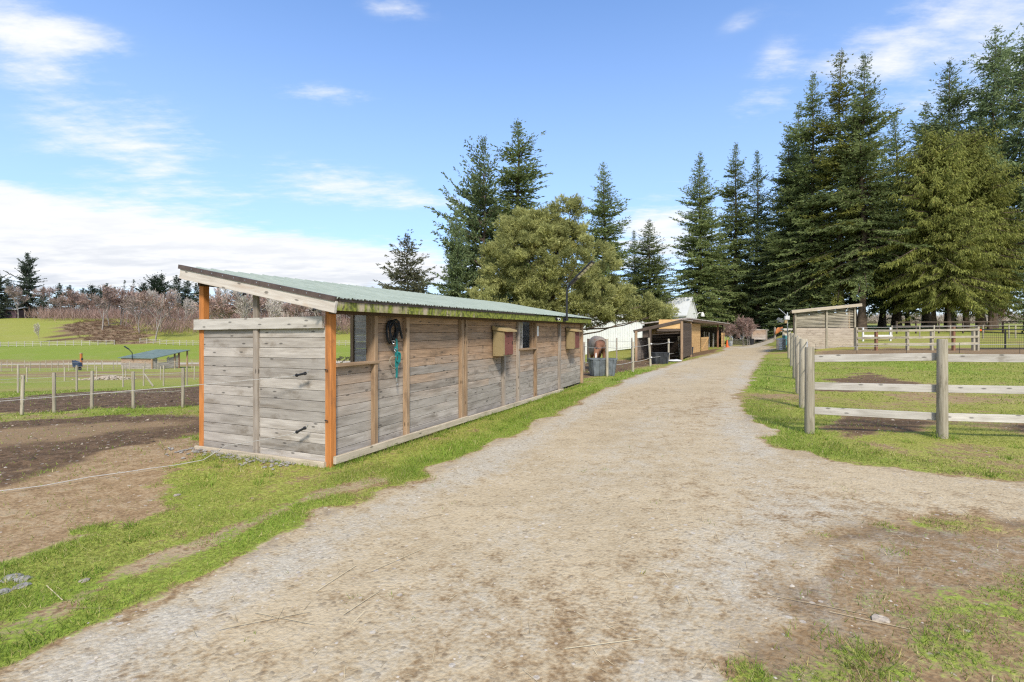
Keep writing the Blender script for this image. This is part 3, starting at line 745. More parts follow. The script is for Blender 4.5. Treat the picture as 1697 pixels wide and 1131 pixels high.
# beams
mb = MB(); mb.beam(P(-.06, .045, 2.055), P(LEN + .1, .045, 2.035), .11, .045, UP); mb.build('beam', M['beam'], shed)
mb = MB(); mb.beam(P(-.06, -WID + .10, rz(-WID) - .20), P(LEN + .1, -WID + .10, rz(-WID) - .20), .14, .045, UP); mb.build('beam', M['beam'], shed)
for s in np.linspace(.55, LEN - .1, 13):
    mb = MB(); mb.beam(P(s, .20, rz(.20) - .085), P(s, -WID - .1, rz(-WID - .1) - .085), .04, .09, DS * (1, 1, 0)); mb.build('rafter', M['beam'], shed)
# fascia at the eave, rake boards with dark trim at both ends
mb = MB(); mb.beam(P(-.14, .232, rz(.25) - .089), P(LEN + .15, .232, rz(.25) - .105), .13, .036, UP, off=False, rnd=.5); mb.build('fascia', M['fascia'], shed)
mb = MB(); mb.beam(P(-.135, .256, rz(.25) - .018), P(6.4, .256, rz(.25) - .018), .05, .012, UP); mb.build('eave_trim', M['trim'], shed)
for s in (-.165, LEN + .17):
    mb = MB(); mb.beam(P(s, .25, rz(.25) - .115), P(s, -2.815, rz(-2.815) - .115), .150, .038, UP, ch=.003); mb.build('rake_board', M['rake'], shed)
    mb = MB(); mb.beam(P(s - .006, .262, rz(.262) - .012), P(s - .006, -2.83, rz(-2.83) - .012), .062, .056, UP); mb.build('rake_trim', M['trim'], shed)
# corrugated roof sheet: ribs run down the slope
mb = MB(); prof = []
s = -.17; pitch = .235
while s < LEN + .17:
    prof += [(s, 0), (s + .012, .019), (s + .034, .019), (s + .046, 0), (s + .10, 0), (s + .108, .006), (s + .122, .006), (s + .13, 0), (s + .165, 0), (s + .173, .006), (s + .187, .006), (s + .195, 0)]
    s += pitch
prof = [q for q in prof if q[0] < LEN + .17]
n = len(prof); vs = []; 
ps = np.linspace(.285, -2.83, 8)
for p in ps:
    for q, h in prof: vs.append(P(q, p, rz(p) + h))
fs = [(i * n + k, i * n + k + 1, (i + 1) * n + k + 1, (i + 1) * n + k) for i in range(len(ps) - 1) for k in range(n - 1)]
m_ = len(vs)
for p in ps:
    for q, h in prof: vs.append(P(q, p, rz(p) + h - .004))
fs += [tuple(i + m_ for i in f)[::-1] for f in fs]
mb.add(vs, fs, None, .5); mb.build('roof_sheet', M['roof'], shed)
for k in range(1, 13):      # screw heads along the rake trim
    p = .25 - 3.0 * k / 13; mb = MB(); mb.box(P(-.196, p, rz(p) - .015), .012, .006, .012); mb.build('screw', M['steel'], shed)
for j, p in enumerate((-2.78, -1.36, -.06)):
    mb = MB(); mb.tube([P(-.19, p, rz(p) - .20), P(-.20, p - .03, rz(p) - .19), P(-.19, p - .05, rz(p) - .21)], .014, 6); mb.build('hook', M['blackmetal'], shed)
for z in (1.27, .61):
    mb = MB(); mb.tube([P(-.005, -.09, z), P(-.03, -.07, z + .012), P(-.02, -.03, z)], .007, 6); mb.build('hook', M['blackmetal'], shed)

# ---- things on the shed
def feeder(s, z, label):
    t = thing('feeder_box', label, 'feeder box', tuple(P(s, 0, z)))
    mb = MB(); d, w, h = .24, .45, .56
    mb.prism([P(s, -.015, z), P(s, d, z), P(s, d, z + h - .03), P(s, -.015, z + h)], P(s, 0, z), P(s + w, 0, z)); mb.build('box_body', M['tan'], t)
    mb = MB(); mb.beam(P(s + .035, d + .012, z + .27), P(s + w - .02, d + .012, z + .27), .50, .022, UP); mb.build('door', M['reddoor'], t)
    mb = MB(); mb.prism([P(s - .03, -.015, z + h + .09), P(s - .03, d + .10, z + h - .01), P(s - .03, d + .10, z + h - .045), P(s - .03, -.015, z + h + .002)], P(s, 0, 0), P(s + w + .06, 0, 0)); mb.build('lid', M['tanlid'], t)
    mb = MB(); mb.beam(P(s - .004, .02, z + .03), P(s - .004, .02, z + .54), .02, .012, NN); mb.beam(P(s + .012, d + .006, z + .03), P(s + .012, d + .006, z + .50), .05, .014, DS * (1, 1, 0)); mb.build('edge_strip', M['tan'], t)
    mb = MB(); mb.beam(P(s + w - .06, d + .026, z + .24), P(s + w - .06, d + .026, z + .31), .014, .012, DS * (1, 1, 0)); mb.build('latch', M['blackmetal'], t)
feeder(4.68, 1.24, 'olive box with red door left of the small shed window, the nearer of two')
feeder(9.62, 1.23, 'olive box with red door at the far corner of the shed wall')

mb = MB(); mb.beam(P(7.18, -.022, 1.77), P(7.42, -.022, 1.77), .26, .004, UP)
mb.V = [tuple(np.array(v) + NN * .022 * 0) for v in mb.V]
nt = mb.build('paper_notice', M['paper']); tag(nt, 'small white paper notice pinned to the shed wall right of the small window', 'notice')
nt.location = tuple(NN * -.028)
# solar lamp
s = 8.6
lamp = thing('solar_lamp', 'black solar lamp on a bent pole fixed to the mossy eave of the long shed', 'lamp', tuple(P(s, .25, 2.07)))
mb = MB(); mb.beam(P(s - .09, .27, 2.09), P(s + .09, .27, 2.09), .10, .03, UP); mb.beam(P(s, .26, 2.09), P(s, .38, 2.09), .05, .03, UP); mb.beam(P(s - .05, .31, 2.12), P(s + .07, .31, 2.12), .02, .02, UP); mb.build('bracket', M['blackmetal'], lamp)
z0 = 2.06
mb = MB(); mb.tube([P(s, .34, z0), P(s, .34, z0 + .45), P(s, .345, z0 + .82), P(s, .37, z0 + .91), P(s, .43, z0 + 1.0), P(s, .50, z0 + 1.07)], .030, 10); mb.build('pole', M['blackmetal'], lamp, True)
a = P(s, .44, z0 + 1.02); hd = unit(NN * .74 + UP * .67); dn = unit(NN * .67 - UP * .74); sd = np.array([DX, DY, 0])
mb = MB(); mb.beam(a, a + hd * .22, .19, .07, sd, ch=.015); mb.beam(a + hd * .22, a + hd * .90, .27, .035, sd, ch=.008); hb = mb.build('lamp_head', M['black'], lamp)
for k in range(5):
    mb = MB(); c = a + hd * (.30 + .115 * k) + dn * .021; mb.beam(c, c + hd * .09, .20, .008, sd); mb.build('led_panel', M['led'], hb)
mb = MB(); mb.beam(a + hd * .25 - dn * .021, a + hd * .88 - dn * .021, .25, .006, sd); mb.build('solar_panel', M['solar'], hb)
# camera on the fascia
s = 7.95
cam_t = thing('security_camera', 'small white security camera fixed under the eave next to the solar lamp', 'camera', tuple(P(s, .26, 2.03)))
mb = MB(); mb.beam(P(s, .25, 2.10), P(s, .29, 2.10), .12, .07, DS * (1, 1, 0), ch=.01); mb.build('mount', M['blackmetal'], cam_t)
mb = MB(); mb.tube([P(s + .02, .30, 2.10), P(s - .06, .37, 2.085)], [.032, .036], 12); b_ = mb.build('camera_body', M['whitepaint'], cam_t, True)
mb = MB(); mb.tube([P(s - .06, .37, 2.085), P(s - .066, .376, 2.083)], .022, 10); mb.build('lens', M['black'], cam_t)
# halter and lead rope
s = 1.29; hz = 1.90
hal = thing('horse_halter', 'teal halter with black lead rope hanging on the shed wall beside the large window', 'halter', tuple(P(s, 0, hz)))
def arc(pts, p=.0): return [P(s + a, p + b, hz + c) for a, b, c in pts]
mb = MB(); mb.tube(arc([(0, -.055, .0), (0, .02, .005), (0, .03, .03)]), .010, 6); mb.build('hook', M['blackmetal'], hal)
def loop(mb, cx, cz, rx, rz_, pd, r, a0=0, a1=360, n=22, tilt=0):
    pts = []
    for k in range(n + 1):
        t = math.radians(a0 + (a1 - a0) * k / n); u = rx * math.cos(t); v = rz_ * math.sin(t)
        pts.append((cx + u * math.cos(tilt) - v * math.sin(tilt), pd + .012 * math.sin(2 * t), cz + u * math.sin(tilt) + v * math.cos(tilt)))
    mb.tube(arc(pts), r, 7)
mb = MB()
loop(mb, -.055, -.135, .10, .17, -.010, .017, tilt=-.15); loop(mb, -.03, -.11, .075, .13, .010, .016, tilt=.12); loop(mb, -.02, -.15, .09, .16, .02, .015, tilt=-.3)
mb.tube(arc([(-.05, .02, .03), (.02, .03, .05), (.08, .03, .02), (.12, .025, -.08), (.16, .02, -.18), (.185, .02, -.235)]), .018, 8)
mb.tube(arc([(-.02, .03, .02), (.03, .03, -.08), (.04, .03, -.2), (.035, .02, -.3)]), .015, 7)
mb.build('lead_rope', M['leadrope'], hal, True)
mb = MB()
mb.beam(P(s + .035, .03, hz - .24), P(s + .045, .03, hz - .44), .034, .010, DS); mb.beam(P(s + .01, .025, hz - .36), P(s + .03, .025, hz - .50), .045, .012, DS)
mb.beam(P(s + .035, .03, hz - .44), P(s + .10, .035, hz - .53), .055, .012, DS); mb.beam(P(s + .10, .035, hz - .53), P(s + .085, .035, hz - .60), .06, .012, DS); mb.beam(P(s + .085, .035, hz - .59), P(s + .03, .03, hz - .68), .04, .012, DS)
mb.beam(P(s + .02, .03, hz - .46), P(s + .015, .03, hz - .72), .034, .010, DS); mb.beam(P(s + .045, .03, hz - .60), P(s + .035, .028, hz - .84), .038, .010, DS)
loop(mb, .06, -.53, .055, .08, .035, .012); mb.build('halter_strap', M['teal'], hal)
mb = MB(); loop(mb, -.035, -.60, .075, .10, .03, .008, tilt=.5); mb.build('nose_rope', M['fpost'], hal, True)
mb = MB(); loop(mb, -.05, -.30, .030, .030, .035, .007); mb.build('ring', M['steel'], hal, True)
mb = MB(); loop(mb, .0, -.42, .02, .025, .035, .006); mb.build('ring', M['steel'], hal, True)
mb = MB(); mb.tube(arc([(.035, .028, -.84), (.035, .03, -.90)]), [.014, .012], 8); mb.tube(arc([(.035, .03, -.90), (.05, .03, -.93), (.035, .03, -.955), (.025, .03, -.93)]), .006, 6); mb.build('snap', M['steel'], hal)

# electric rope with its two gate handles, held in front of the end wall
def handle(c, d, label):
    t = thing('gate_handle', label, 'gate handle', tuple(c)); d = unit(d)
    mb = MB(); mb.tube([c - d * .075, c - d * .06, c - d * .058, c + d * .06, c + d * .062, c + d * .08], [.022, .024, .015, .016, .024, .022], 10); mb.build('grip', M['black'], t, True)
    mb = MB(); mb.tube([c + d * .08, c + d * .115, c + d * .125 + (0, 0, .02), c + d * .11 + (0, 0, .03)], .004, 6); mb.build('hook', M['steel'], t)
    mb = MB(); mb.tube([c - d * .075, c - d * .12], .006, 6); mb.build('spring', M['steel'], t)
    return c - d * .12
c1 = P(-.12, -.40, 1.215); c2 = P(-.12, -.40, .485)
e1 = handle(c1, np.array([.95, -.30, .20]), 'black gate handle on the shed end wall, the upper of two')
e2 = handle(c2, np.array([.85, -.25, .42]), 'black gate handle on the shed end wall, the lower of two')
def sag(a, b, drop, n=24):
    return [np.asarray(a) * (1 - t) + np.asarray(b) * t - np.array([0, 0, drop * 4 * t * (1 - t)]) for t in np.linspace(0, 1, n)]
mb = MB(); mb.tube(sag(e1, (-10.5, 7.6, .55), .03), .0045, 6); tag(mb.build('electric_rope', M['rope']), 'white electric rope stretched left from the upper gate handle', 'rope')
pts = list(sag(e2, P(-.2, -1.75, .18), .01, 8))
for px, py in ((337, 768), (290, 776), (250, 783), (200, 790), (150, 798), (70, 811), (0, 822), (-120, 843)):
    x, y = on_ground(px, py); pts.append(np.array([x, y, float(HZ(np.array([x]), np.array([y]))[0][0]) + .03 + .02 * random.random()]))
mb = MB(); mb.tube(pts, .005, 6); tag(mb.build('electric_rope', M['rope']), 'slack white electric rope lying on the bare ground from the lower gate handle', 'rope')
# ------------------------------------------------------------------ trees
def rot_basis(d):
    """two unit vectors across each direction in d (N,3)"""
    ref = np.where(np.abs(d[:, 2:3]) < .9, np.array([[0, 0, 1.]]), np.array([[1., 0, 0]]))
    a = np.cross(d, ref); a /= np.linalg.norm(a, axis=1, keepdims=True) + 1e-9
    return a, np.cross(d, a)
def leaf_quads(p, d, l, w, rg, roll=None):
    """pointed leaf-shaped quads: base p, direction d, length l, width w"""
    a, b = rot_basis(d); n = len(p)
    r = rg.uniform(0, 6.28, n) if roll is None else roll
    s = a * np.cos(r)[:, None] + b * np.sin(r)[:, None]
    m = p + d * (l * .45)[:, None]
    return np.stack([p, m + s * (w / 2)[:, None], p + d * l[:, None], m - s * (w / 2)[:, None]], 1)

def limb_tubes(paths, radii, n=5):
    """list of polylines to one vertex/quad array"""
    V = []; Q = []; o = 0
    for pts, rad in zip(paths, radii):
        pts = np.asarray(pts); m = len(pts)
        for i in range(m):
            d = unit(pts[min(i + 1, m - 1)] - pts[max(i - 1, 0)]); a, b = rot_basis(d[None]); 
            t = np.arange(n) * 2 * math.pi / n
            V.append(pts[i] + (a * np.cos(t)[:, None] + b * np.sin(t)[:, None]) * rad[i])
        k = np.arange(n); k2 = (k + 1) % n
        for i in range(m - 1): Q.append(np.stack([o + i * n + k, o + i * n + k2, o + (i + 1) * n + k2, o + (i + 1) * n + k], 1))
        o += m * n
    return np.concatenate(V), np.concatenate(Q)

def conifer(name, seed, Ht, R, base=.08, droop=.35, up=.5, step=.5, per=6, leaf=.36, lw=.12, tr=None, mat=None, open_=.0, hang=.15, pw=.86, lean=0., side=0., bark='bark', gap=.5, jag=.25, dens=4.4):
    rg = np.random.default_rng(seed)
    t = bpy.data.objects.new(name, None); COL.objects.link(t)
    tr = tr or Ht * .0125
    zs = np.linspace(0, Ht, 14)
    def axis(z): return np.stack([lean * (z / Ht) ** 1.3 * Ht + .12 * np.sin(z * .35 + seed), .1 * np.cos(z * .3 + seed), z], -1)
    paths = [axis(zs)]; rads = [tr * (1 - .97 * (zs / Ht)) * (1 + .45 * np.exp(-zs / (.03 * Ht)))]
    B = []; D = []; Ln = []
    z = Ht * base; k = 0
    while z < Ht * .992:
        h = (z - Ht * base) / (Ht * (1 - base))
        prof = (1 - h) ** pw * min(1, .55 + h * 4.5) * 1.2
        prof *= 1 + jag * math.sin(z * 1.7 + seed) * .5 + rg.uniform(-jag, jag) * .5
        nb = max(3, int(per * (.75 + .5 * rg.random())))
        for i in range(nb):
            if rg.random() < open_: continue
            az = rg.uniform(0, 6.283); L = max(.16, R * prof * (rg.uniform(.8, 1.25) if rg.random() < .5 else rg.uniform(.35, .95))) * (1 + side * math.cos(az - math.pi)) * (1 + jag * .55 * math.sin(az * 2 + z * .9 + seed) + jag * .45 * math.sin(az * 3 - z * .55 + 2 * seed))
            zz = z + rg.uniform(-1.3, 1.3) * step; e0 = up * h ** 1.2 * 1.3 + rg.uniform(-.26, .2) + (.12 - droop * .4) * (1 - h)
            u = np.linspace(0, 1, 6)
            r_ = L * u; dz = L * (np.tan(e0) * u - droop * (1 - h * .8) * u ** 2 + droop * .45 * u ** 4)
            zz = min(zz, Ht * .985); ax = axis(np.array(zz)); pts = np.stack([ax[0] + r_ * math.cos(az), ax[1] + r_ * math.sin(az), zz + dz], 1)
            if L > 1.0:
                paths.append(pts[:5]); rads.append(np.linspace(.012 + L * .012, .01, 5))
            m = max(3, int(L / (.30 * max(1, step / .5)) * 1.25))
            for q in np.linspace(.10, 1, m):
                f = q * 5; i0 = min(int(f), 4); pt = pts[i0] + (pts[i0 + 1] - pts[i0]) * (f - i0); bd = unit(pts[i0 + 1] - pts[i0])
                if rg.random() < .3 * gap: continue
                for sd in (-1, 1):
                    ang = az + sd * (rg.uniform(.55, 1.15) if q < .97 else rg.uniform(0, .5))
                    dv = np.array([math.cos(ang), math.sin(ang), bd[2] - hang * rg.uniform(.3, 1.6)])
                    B.append(pt); D.append(unit(dv)); Ln.append((min(.22, .05 + .2 * L) + .34 * L * (1 - q * .78) * min(1, 3.2 / L)) * rg.uniform(.6, 1.25))
        z += step * (.55 + .45 * (1 - h)) * rg.uniform(.8, 1.2); k += 1
    # leader
    for q in np.linspace(.93, 1, 9):
        for sd in range(4):
            a_ = rg.uniform(0, 6.28); B.append(axis(np.array(Ht * q))); D.append(unit((math.cos(a_) * .7, math.sin(a_) * .7, .55))); Ln.append(.18 + 2.2 * (1 - q))
    B = np.array(B); D = np.array(D); Ln = np.array(Ln)
    reps = np.maximum(2, np.round(Ln / leaf * dens).astype(int)); ii = np.repeat(np.arange(len(B)), reps); n = len(ii)
    u = rg.random(n); p = B[ii] + D[ii] * (Ln[ii] * u)[:, None]
    d = D[ii] + rg.normal(0, .38, (n, 3)); d[:, 2] -= hang * .7 * rg.random(n); d /= np.linalg.norm(d, axis=1, keepdims=True)
    fs_ = np.clip(.35 + .9 * Ln[ii], .4, 1); l = leaf * fs_ * rg.uniform(.6, 1.3, n); w = lw * fs_ * rg.uniform(.6, 1.4, n)
    Q = leaf_quads(p, d, l, w, rg)
    rn = np.clip(np.repeat(rg.random(len(B)) * .55, reps) + .45 * rg.random(n), 0, 1)
    v, q = limb_tubes(paths, rads, 6)
    mesh_np('trunk', v, q, M[bark], {'rnd': np.full(len(v), .5), }, t, True)
    mesh_np('crown', Q.reshape(-1, 3), np.arange(n * 4).reshape(-1, 4), M[mat], {'rnd': np.repeat(rn, 4)}, t)
    return t

def round_pine(name, seed, Ht, lobes, mat, trunk_r=.3, n_tuft=5200, tuft=.36, nl=11, lw=.045, limbs=26):
    """bushy pine: limbs end in tufts of needles spread over lobes = (x, y, z, rx, ry, rz, weight)"""
    rg = np.random.default_rng(seed); t = bpy.data.objects.new(name, None); COL.objects.link(t)
    zs = np.linspace(0, Ht * .8, 9)
    paths = [np.stack([.25 * np.sin(zs * .5), .2 * np.cos(zs * .4), zs], 1)]; rads = [trunk_r * (1 - .9 * zs / (Ht * .8))]
    W = np.array([l[6] for l in lobes]); W = W / W.sum(); T = []; N = []; C = []
    for lo, w in zip(lobes, W):
        m = int(n_tuft * w); c = np.array(lo[:3]); r = np.array(lo[3:6])
        ng = max(6, int(m / 34)); g = rg.normal(0, 1, (ng, 3)); g /= np.linalg.norm(g, axis=1, keepdims=True)
        g *= (.55 + .5 * rg.random(ng) ** .6)[:, None]                    # sprays of tufts, a hollow inside
        gi = rg.integers(0, ng, m); off = rg.normal(0, 1, (m, 3)); off *= (.55 * rg.random(m) ** .4 / (np.linalg.norm(off, axis=1) + 1e-6))[:, None]
        pts = c + g[gi] * r + off * (1.15, 1.15, .8)
        T.append(pts); N.append(g[gi] * 1.0 + (0, 0, .55)); C.append(rg.random(ng)[gi])
        for k in range(max(3, int(limbs * w))):
            e = c + g[rg.integers(0, ng)] * r * .92; s0 = np.array([0, 0, max(Ht * .12, min(Ht * .75, e[2] * rg.uniform(.45, .8)))])
            u = np.linspace(0, 1, 7)[:, None]; mid = (s0 + e) / 2 + rg.normal(0, .5, 3) + (0, 0, -.5)
            pa = (1 - u) ** 2 * s0 + 2 * u * (1 - u) * mid + u ** 2 * e; pa[1:-1] += rg.normal(0, .10, (5, 3))
            paths.append(pa); rads.append(np.linspace(.11, .02, 7) * rg.uniform(.7, 1.2))
    T = np.concatenate(T); N = np.concatenate(N); C = np.concatenate(C); N /= np.linalg.norm(N, axis=1, keepdims=True) + 1e-9
    k = T[:, 2] > .8; T, N, C = T[k], N[k], C[k]; m = len(T)
    p = np.repeat(T, nl, 0); d = np.repeat(N, nl, 0) * .9 + rg.normal(0, .62, (m * nl, 3)); d /= np.linalg.norm(d, axis=1, keepdims=True)
    l = tuft * rg.uniform(.6, 1.2, m * nl); Q = leaf_quads(p + rg.normal(0, .05, p.shape), d, l, np.full(m * nl, lw) * rg.uniform(.7, 1.4, m * nl), rg)
    rn = np.clip(np.repeat(.45 * C + .3 * rg.random(m), nl) + .25 * rg.random(m * nl), 0, 1)
    v, q = limb_tubes(paths, rads, 6)
    mesh_np('trunk', v, q, M['bark'], {'rnd': np.full(len(v), .5)}, t, True)
    mesh_np('crown', Q.reshape(-1, 3), np.arange(len(Q) * 4).reshape(-1, 4), M[mat], {'rnd': np.repeat(rn, 4)}, t)
    return t

def bare_tree(name, seed, Ht, mat, bark, spread=.5, depth=5, thick=1.0, tw=.05, stems=1, narrow=1.0, ntw=7):
    rg = np.random.default_rng(seed); t = bpy.data.objects.new(name, None); COL.objects.link(t)
    paths = []; rads = []; TP = []; TD = []; TL = []
    def grow_(p, d, L, r, lev):
        u = np.linspace(0, 1, 4); e = p + d * L + rg.normal(0, .06 * L, 3)
        mid = (p + e) / 2 + rg.normal(0, .05 * L, 3); pa = np.stack([(1 - q) ** 2 * p + 2 * q * (1 - q) * mid + q * q * e for q in u])
        if lev < depth - 1: paths.append(pa); rads.append(np.linspace(r, r * .55, 4))
        if lev >= 2:
            for k in range(ntw):
                q = rg.random(); TP.append(p + (e - p) * q); dv = d + rg.normal(0, .55, 3) + (0, 0, .25); TD.append(unit(dv)); TL.append(L * rg.uniform(.35, .9))
        if lev >= depth - 1: return
        for k in range(rg.integers(3, 5)):
            q = rg.uniform(.45, 1) if lev else rg.uniform(.3, 1.0)
            dv = d * narrow + rg.normal(0, spread, 3); dv[2] += .18
            grow_(p + (e - p) * q, unit(dv), L * rg.uniform(.55, .78), r * .5, lev + 1)
    for s in range(stems):
        o = np.array([rg.normal(0, .25), rg.normal(0, .25), 0]) if stems > 1 else np.zeros(3)
        grow_(o, unit((rg.normal(0, .12), rg.normal(0, .12), 1)), Ht * .42, Ht * .012 * thick, 0)
    TP = np.array(TP); TD = np.array(TD); TL = np.array(TL); n = len(TP)
    Q = leaf_quads(TP, TD, TL, np.full(n, tw) * rg.uniform(.6, 1.5, n), rg)
    v, q = limb_tubes(paths, rads, 4)
    mesh_np('trunk', v, q, M[bark], {'rnd': np.full(len(v), .6)}, t)
    mesh_np('crown', Q.reshape(-1, 3), np.arange(n * 4).reshape(-1, 4), M[mat], {'rnd': np.repeat(rg.random(n), 4)}, t)
    return t

first = {}
def plant(proto, px, Y, scale, label, cat='tree', group=None, rz=None, dz=0.0, sx=None):
    """the first use moves the tree itself, later uses copy it"""
    x, y, z = at(px, Y); rz = random.uniform(0, 6.28) if rz is None else rz
    s = (scale * (sx or 1), scale * (sx or 1), scale)
    if proto.name not in first:
        first[proto.name] = 1; r = proto; r.location = (x, y, z + dz); r.rotation_euler = (0, 0, rz); r.scale = s; tag(r, label, cat, group)
    else:
        r = copy_thing(proto, (x, y, z + dz), rz, s, label, group); r['category'] = cat
        if not group and 'group' in r: del r['group']
    return r
def tall(px, Y, py): return zat(py, Y) - at(px, Y)[2]

# --- right-hand stand of tall firs; heights follow from the tops in the photograph
PROTO = {
    'a': conifer('fir_tree', 1, 30, 4.6, base=.10, droop=.42, up=.55, step=.55, per=9, mat='firA'),
    'b': conifer('fir_tree', 2, 30, 3.9, base=.12, droop=.5, up=.5, step=.55, per=8, mat='firA', jag=.4),
    'c': conifer('fir_tree', 3, 30, 3.3, base=.10, droop=.35, up=.7, step=.55, per=8, mat='firB', jag=.3, open_=.08),
    'd': conifer('fir_tree', 4, 33, 4.9, base=.20, droop=.52, up=.5, step=.58, per=9, mat='firA', jag=.45, open_=.05),
    'e': conifer('fir_tree', 5, 33, 3.9, base=.16, droop=.45, up=.35, step=.62, per=8, mat='firM', jag=.6, open_=.14, pw=.72),
    'f': conifer('fir_tree', 6, 33, 4.8, base=.20, droop=.55, up=.6, step=.56, per=9, mat='firB', jag=.5, open_=.05, hang=.25),
    'k': conifer('fir_tree', 7, 30, 5.6, base=.20, droop=.6, up=.5, step=.62, per=9, mat='firB', jag=.6, open_=.12, hang=.4, pw=.78),
    'g': conifer('cedar_tree', 8, 26, 6.6, base=.27, droop=.66, up=.45, step=.46, per=11, leaf=.46, lw=.12, mat='cedar', hang=1.5, pw=.62, jag=.35, gap=.3),
    's': conifer('spruce_tree', 9, 12, 4.0, base=.04, droop=.45, up=.6, step=.55, per=8, leaf=.32, lw=.10, mat='firO', hang=.35, open_=.0, jag=.2, dens=7),
    'm': conifer('fir_tree', 10, 20, 5.2, base=.05, droop=.42, up=.75, step=.55, per=9, leaf=.36, lw=.13, mat='firB', jag=.3, side=.28, open_=.10, lean=.02, pw=.9),
}
def fir(k, px, Y, py, label, wide=1.0, **kv):
    if px > 1140 and k not in 'gk': wide *= 1.1
    pr = PROTO[k]; h = {'a': 30, 'b': 30, 'c': 30, 'd': 33, 'e': 33, 'f': 33, 'k': 30, 'g': 26, 's': 12, 'm': 20}[k]
    return plant(pr, px, Y, tall(px, Y, py) / h, label, sx=wide, **kv)
fir('a', 1160, 72, 252, 'dark fir tree left of two narrower firs beyond the white gable', 1.02)
fir('b', 1219, 76, 238, 'narrow fir tree, middle one of three beyond the low stall roof', 1.0)
fir('c', 1255, 74, 250, 'slim pointed fir tree standing just left of the tall dark stand', 1.0)
fir('a', 1308, 70, 214, 'broad dark fir tree at the left edge of the tall stand', 1.05)
fir('b', 1347, 66, 121, 'tall fir tree, first of the three tallest tops in the stand', .95)
fir('e', 1393, 63, 82, 'tall mossy fir tree with a sparse crooked top', 1.0)
fir('d', 1430, 60, 90, 'tall fir tree with a thick bare lower trunk right of the small plank shed', .92)
fir('c', 1484, 68, 190, 'shorter fir tree in the gap between the tall firs and the olive cedars', 1.25)
fir('b', 1462, 74, 250, 'fir tree filling the back of the tall stand behind the thick bare trunk', 1.25)
fir('d', 1505, 70, 300, 'fir tree standing behind the left flank of the olive cedars', .95)
fir('f', 1573, 66, 98, 'tall fir tree rising behind the olive cedars', .98)
fir('k', 1648, 64, 44, 'tall open fir tree right of the olive cedars', .78)
fir('k', 1704, 58, 36, 'tall fir tree cut by the right edge of the photo', .8)
fir('c', 1415, 70, 150, 'narrow fir tree between the two tallest tops of the stand', 1.0)
fir('b', 1325, 72, 170, 'narrow fir tree behind the left shoulder of the tall stand', 1.0)
fir('b', 1535, 74, 170, 'narrow fir tree filling the gap behind the olive cedars', 1.1)
fir('c', 1625, 72, 150, 'narrow fir tree between the cedar tops and the tall open fir', 1.0)
fir('a', 1374, 62, 440, 'small bright green fir tree in front of the stand above the plank shed', 1.3)
fir('m', 1316, 66, 440, 'low dark fir tree behind the galvanised bin at the foot of the stand', 1.25)
fir('m', 1722, 48, 345, 'low dark spreading fir tree at the right edge of the photo', .62)
fir('g', 1546, 56, 222, 'olive green cedar tree with drooping fronds, the left one of the overlapping cedars', .95)
fir('g', 1602, 57, 218, 'olive green cedar tree with drooping fronds, the right one of the overlapping cedars', .92)
fir('g', 1572, 54, 345, 'shorter olive cedar tree in front of the two taller cedars', 1.1)
fir('g', 1640, 57, 330, 'low olive cedar tree at the right flank of the taller cedars', 1.0)
fir('a', 1195, 88, 385, 'dark fir tree behind the gap of the narrow firs beyond the stalls', 1.6)
fir('a', 1278, 84, 360, 'dark fir tree behind the bare pink shrub at the end of the drive', 1.5)
fir('a', 1240, 92, 430, 'low dark fir tree closing the view at the end of the drive', 2.1)
# --- middle group behind the long shed
fir('b', 857, 62, 200, 'tall dark fir tree rising behind the round pine', 1.75)
fir('m', 797, 58, 229, 'leaning dark fir tree with long lower branches left of the round pine', .85, rz=.15)
fir('m', 757, 55, 345, 'low dark fir tree at the left foot of the round pine', .55, rz=2.6)
fir('a', 1001, 72, 271, 'dark pointed fir tree right of the round pine', 1.3)
fir('a', 1076, 70, 364, 'smaller dark fir tree between the round pine and the white gable', 1.7)
fir('c', 1051, 74, 382, 'slim fir top close to the left of the smaller dark fir', 1.3)
fir('s', 676, 55, 390, 'olive grey spruce tree with open drooping branches above the shed roof', 1.0)
PINE = [(-1.6, 0, 9.3, 4.2, 4.0, 3.8, 3.2), (1.4, -.3, 7.9, 5.0, 4.4, 4.6, 4.0), (-2.6, -.6, 4.8, 4.6, 4.0, 3.4, 3.0), (2.8, 0, 5.5, 4.3, 4.0, 2.4, 2.3), (-1.6, -1.2, 3.2, 4.2, 3.6, 2.2, 2.0),
        (-2.2, .4, 12.0, 2.4, 2.2, 1.7, 1.2), (1.9, .2, 13.3, 1.7, 1.6, 1.9, .75), (1.3, .2, 11.5, 1.9, 1.8, 1.6, .7), (-.3, 0, 12.1, 2.4, 2.1, 1.5, .9), (7.2, -.3, 4.9, 3.2, 2.6, 1.1, 1.0), (9.4, -.6, 4.4, 2.1, 1.8, .8, .5), (5.6, -.2, 6.2, 2.3, 2.2, 1.4, .7), (-5.4, -.4, 3.4, 2.2, 2.2, 1.9, .5)]
pine = round_pine('pine_tree', 21, 14.5, PINE, 'pine', n_tuft=30000, tuft=.30, lw=.055, nl=9)
plant(pine, 905, 46, 1.0, 'bushy round olive green pine tree behind the long shed', rz=0.0)

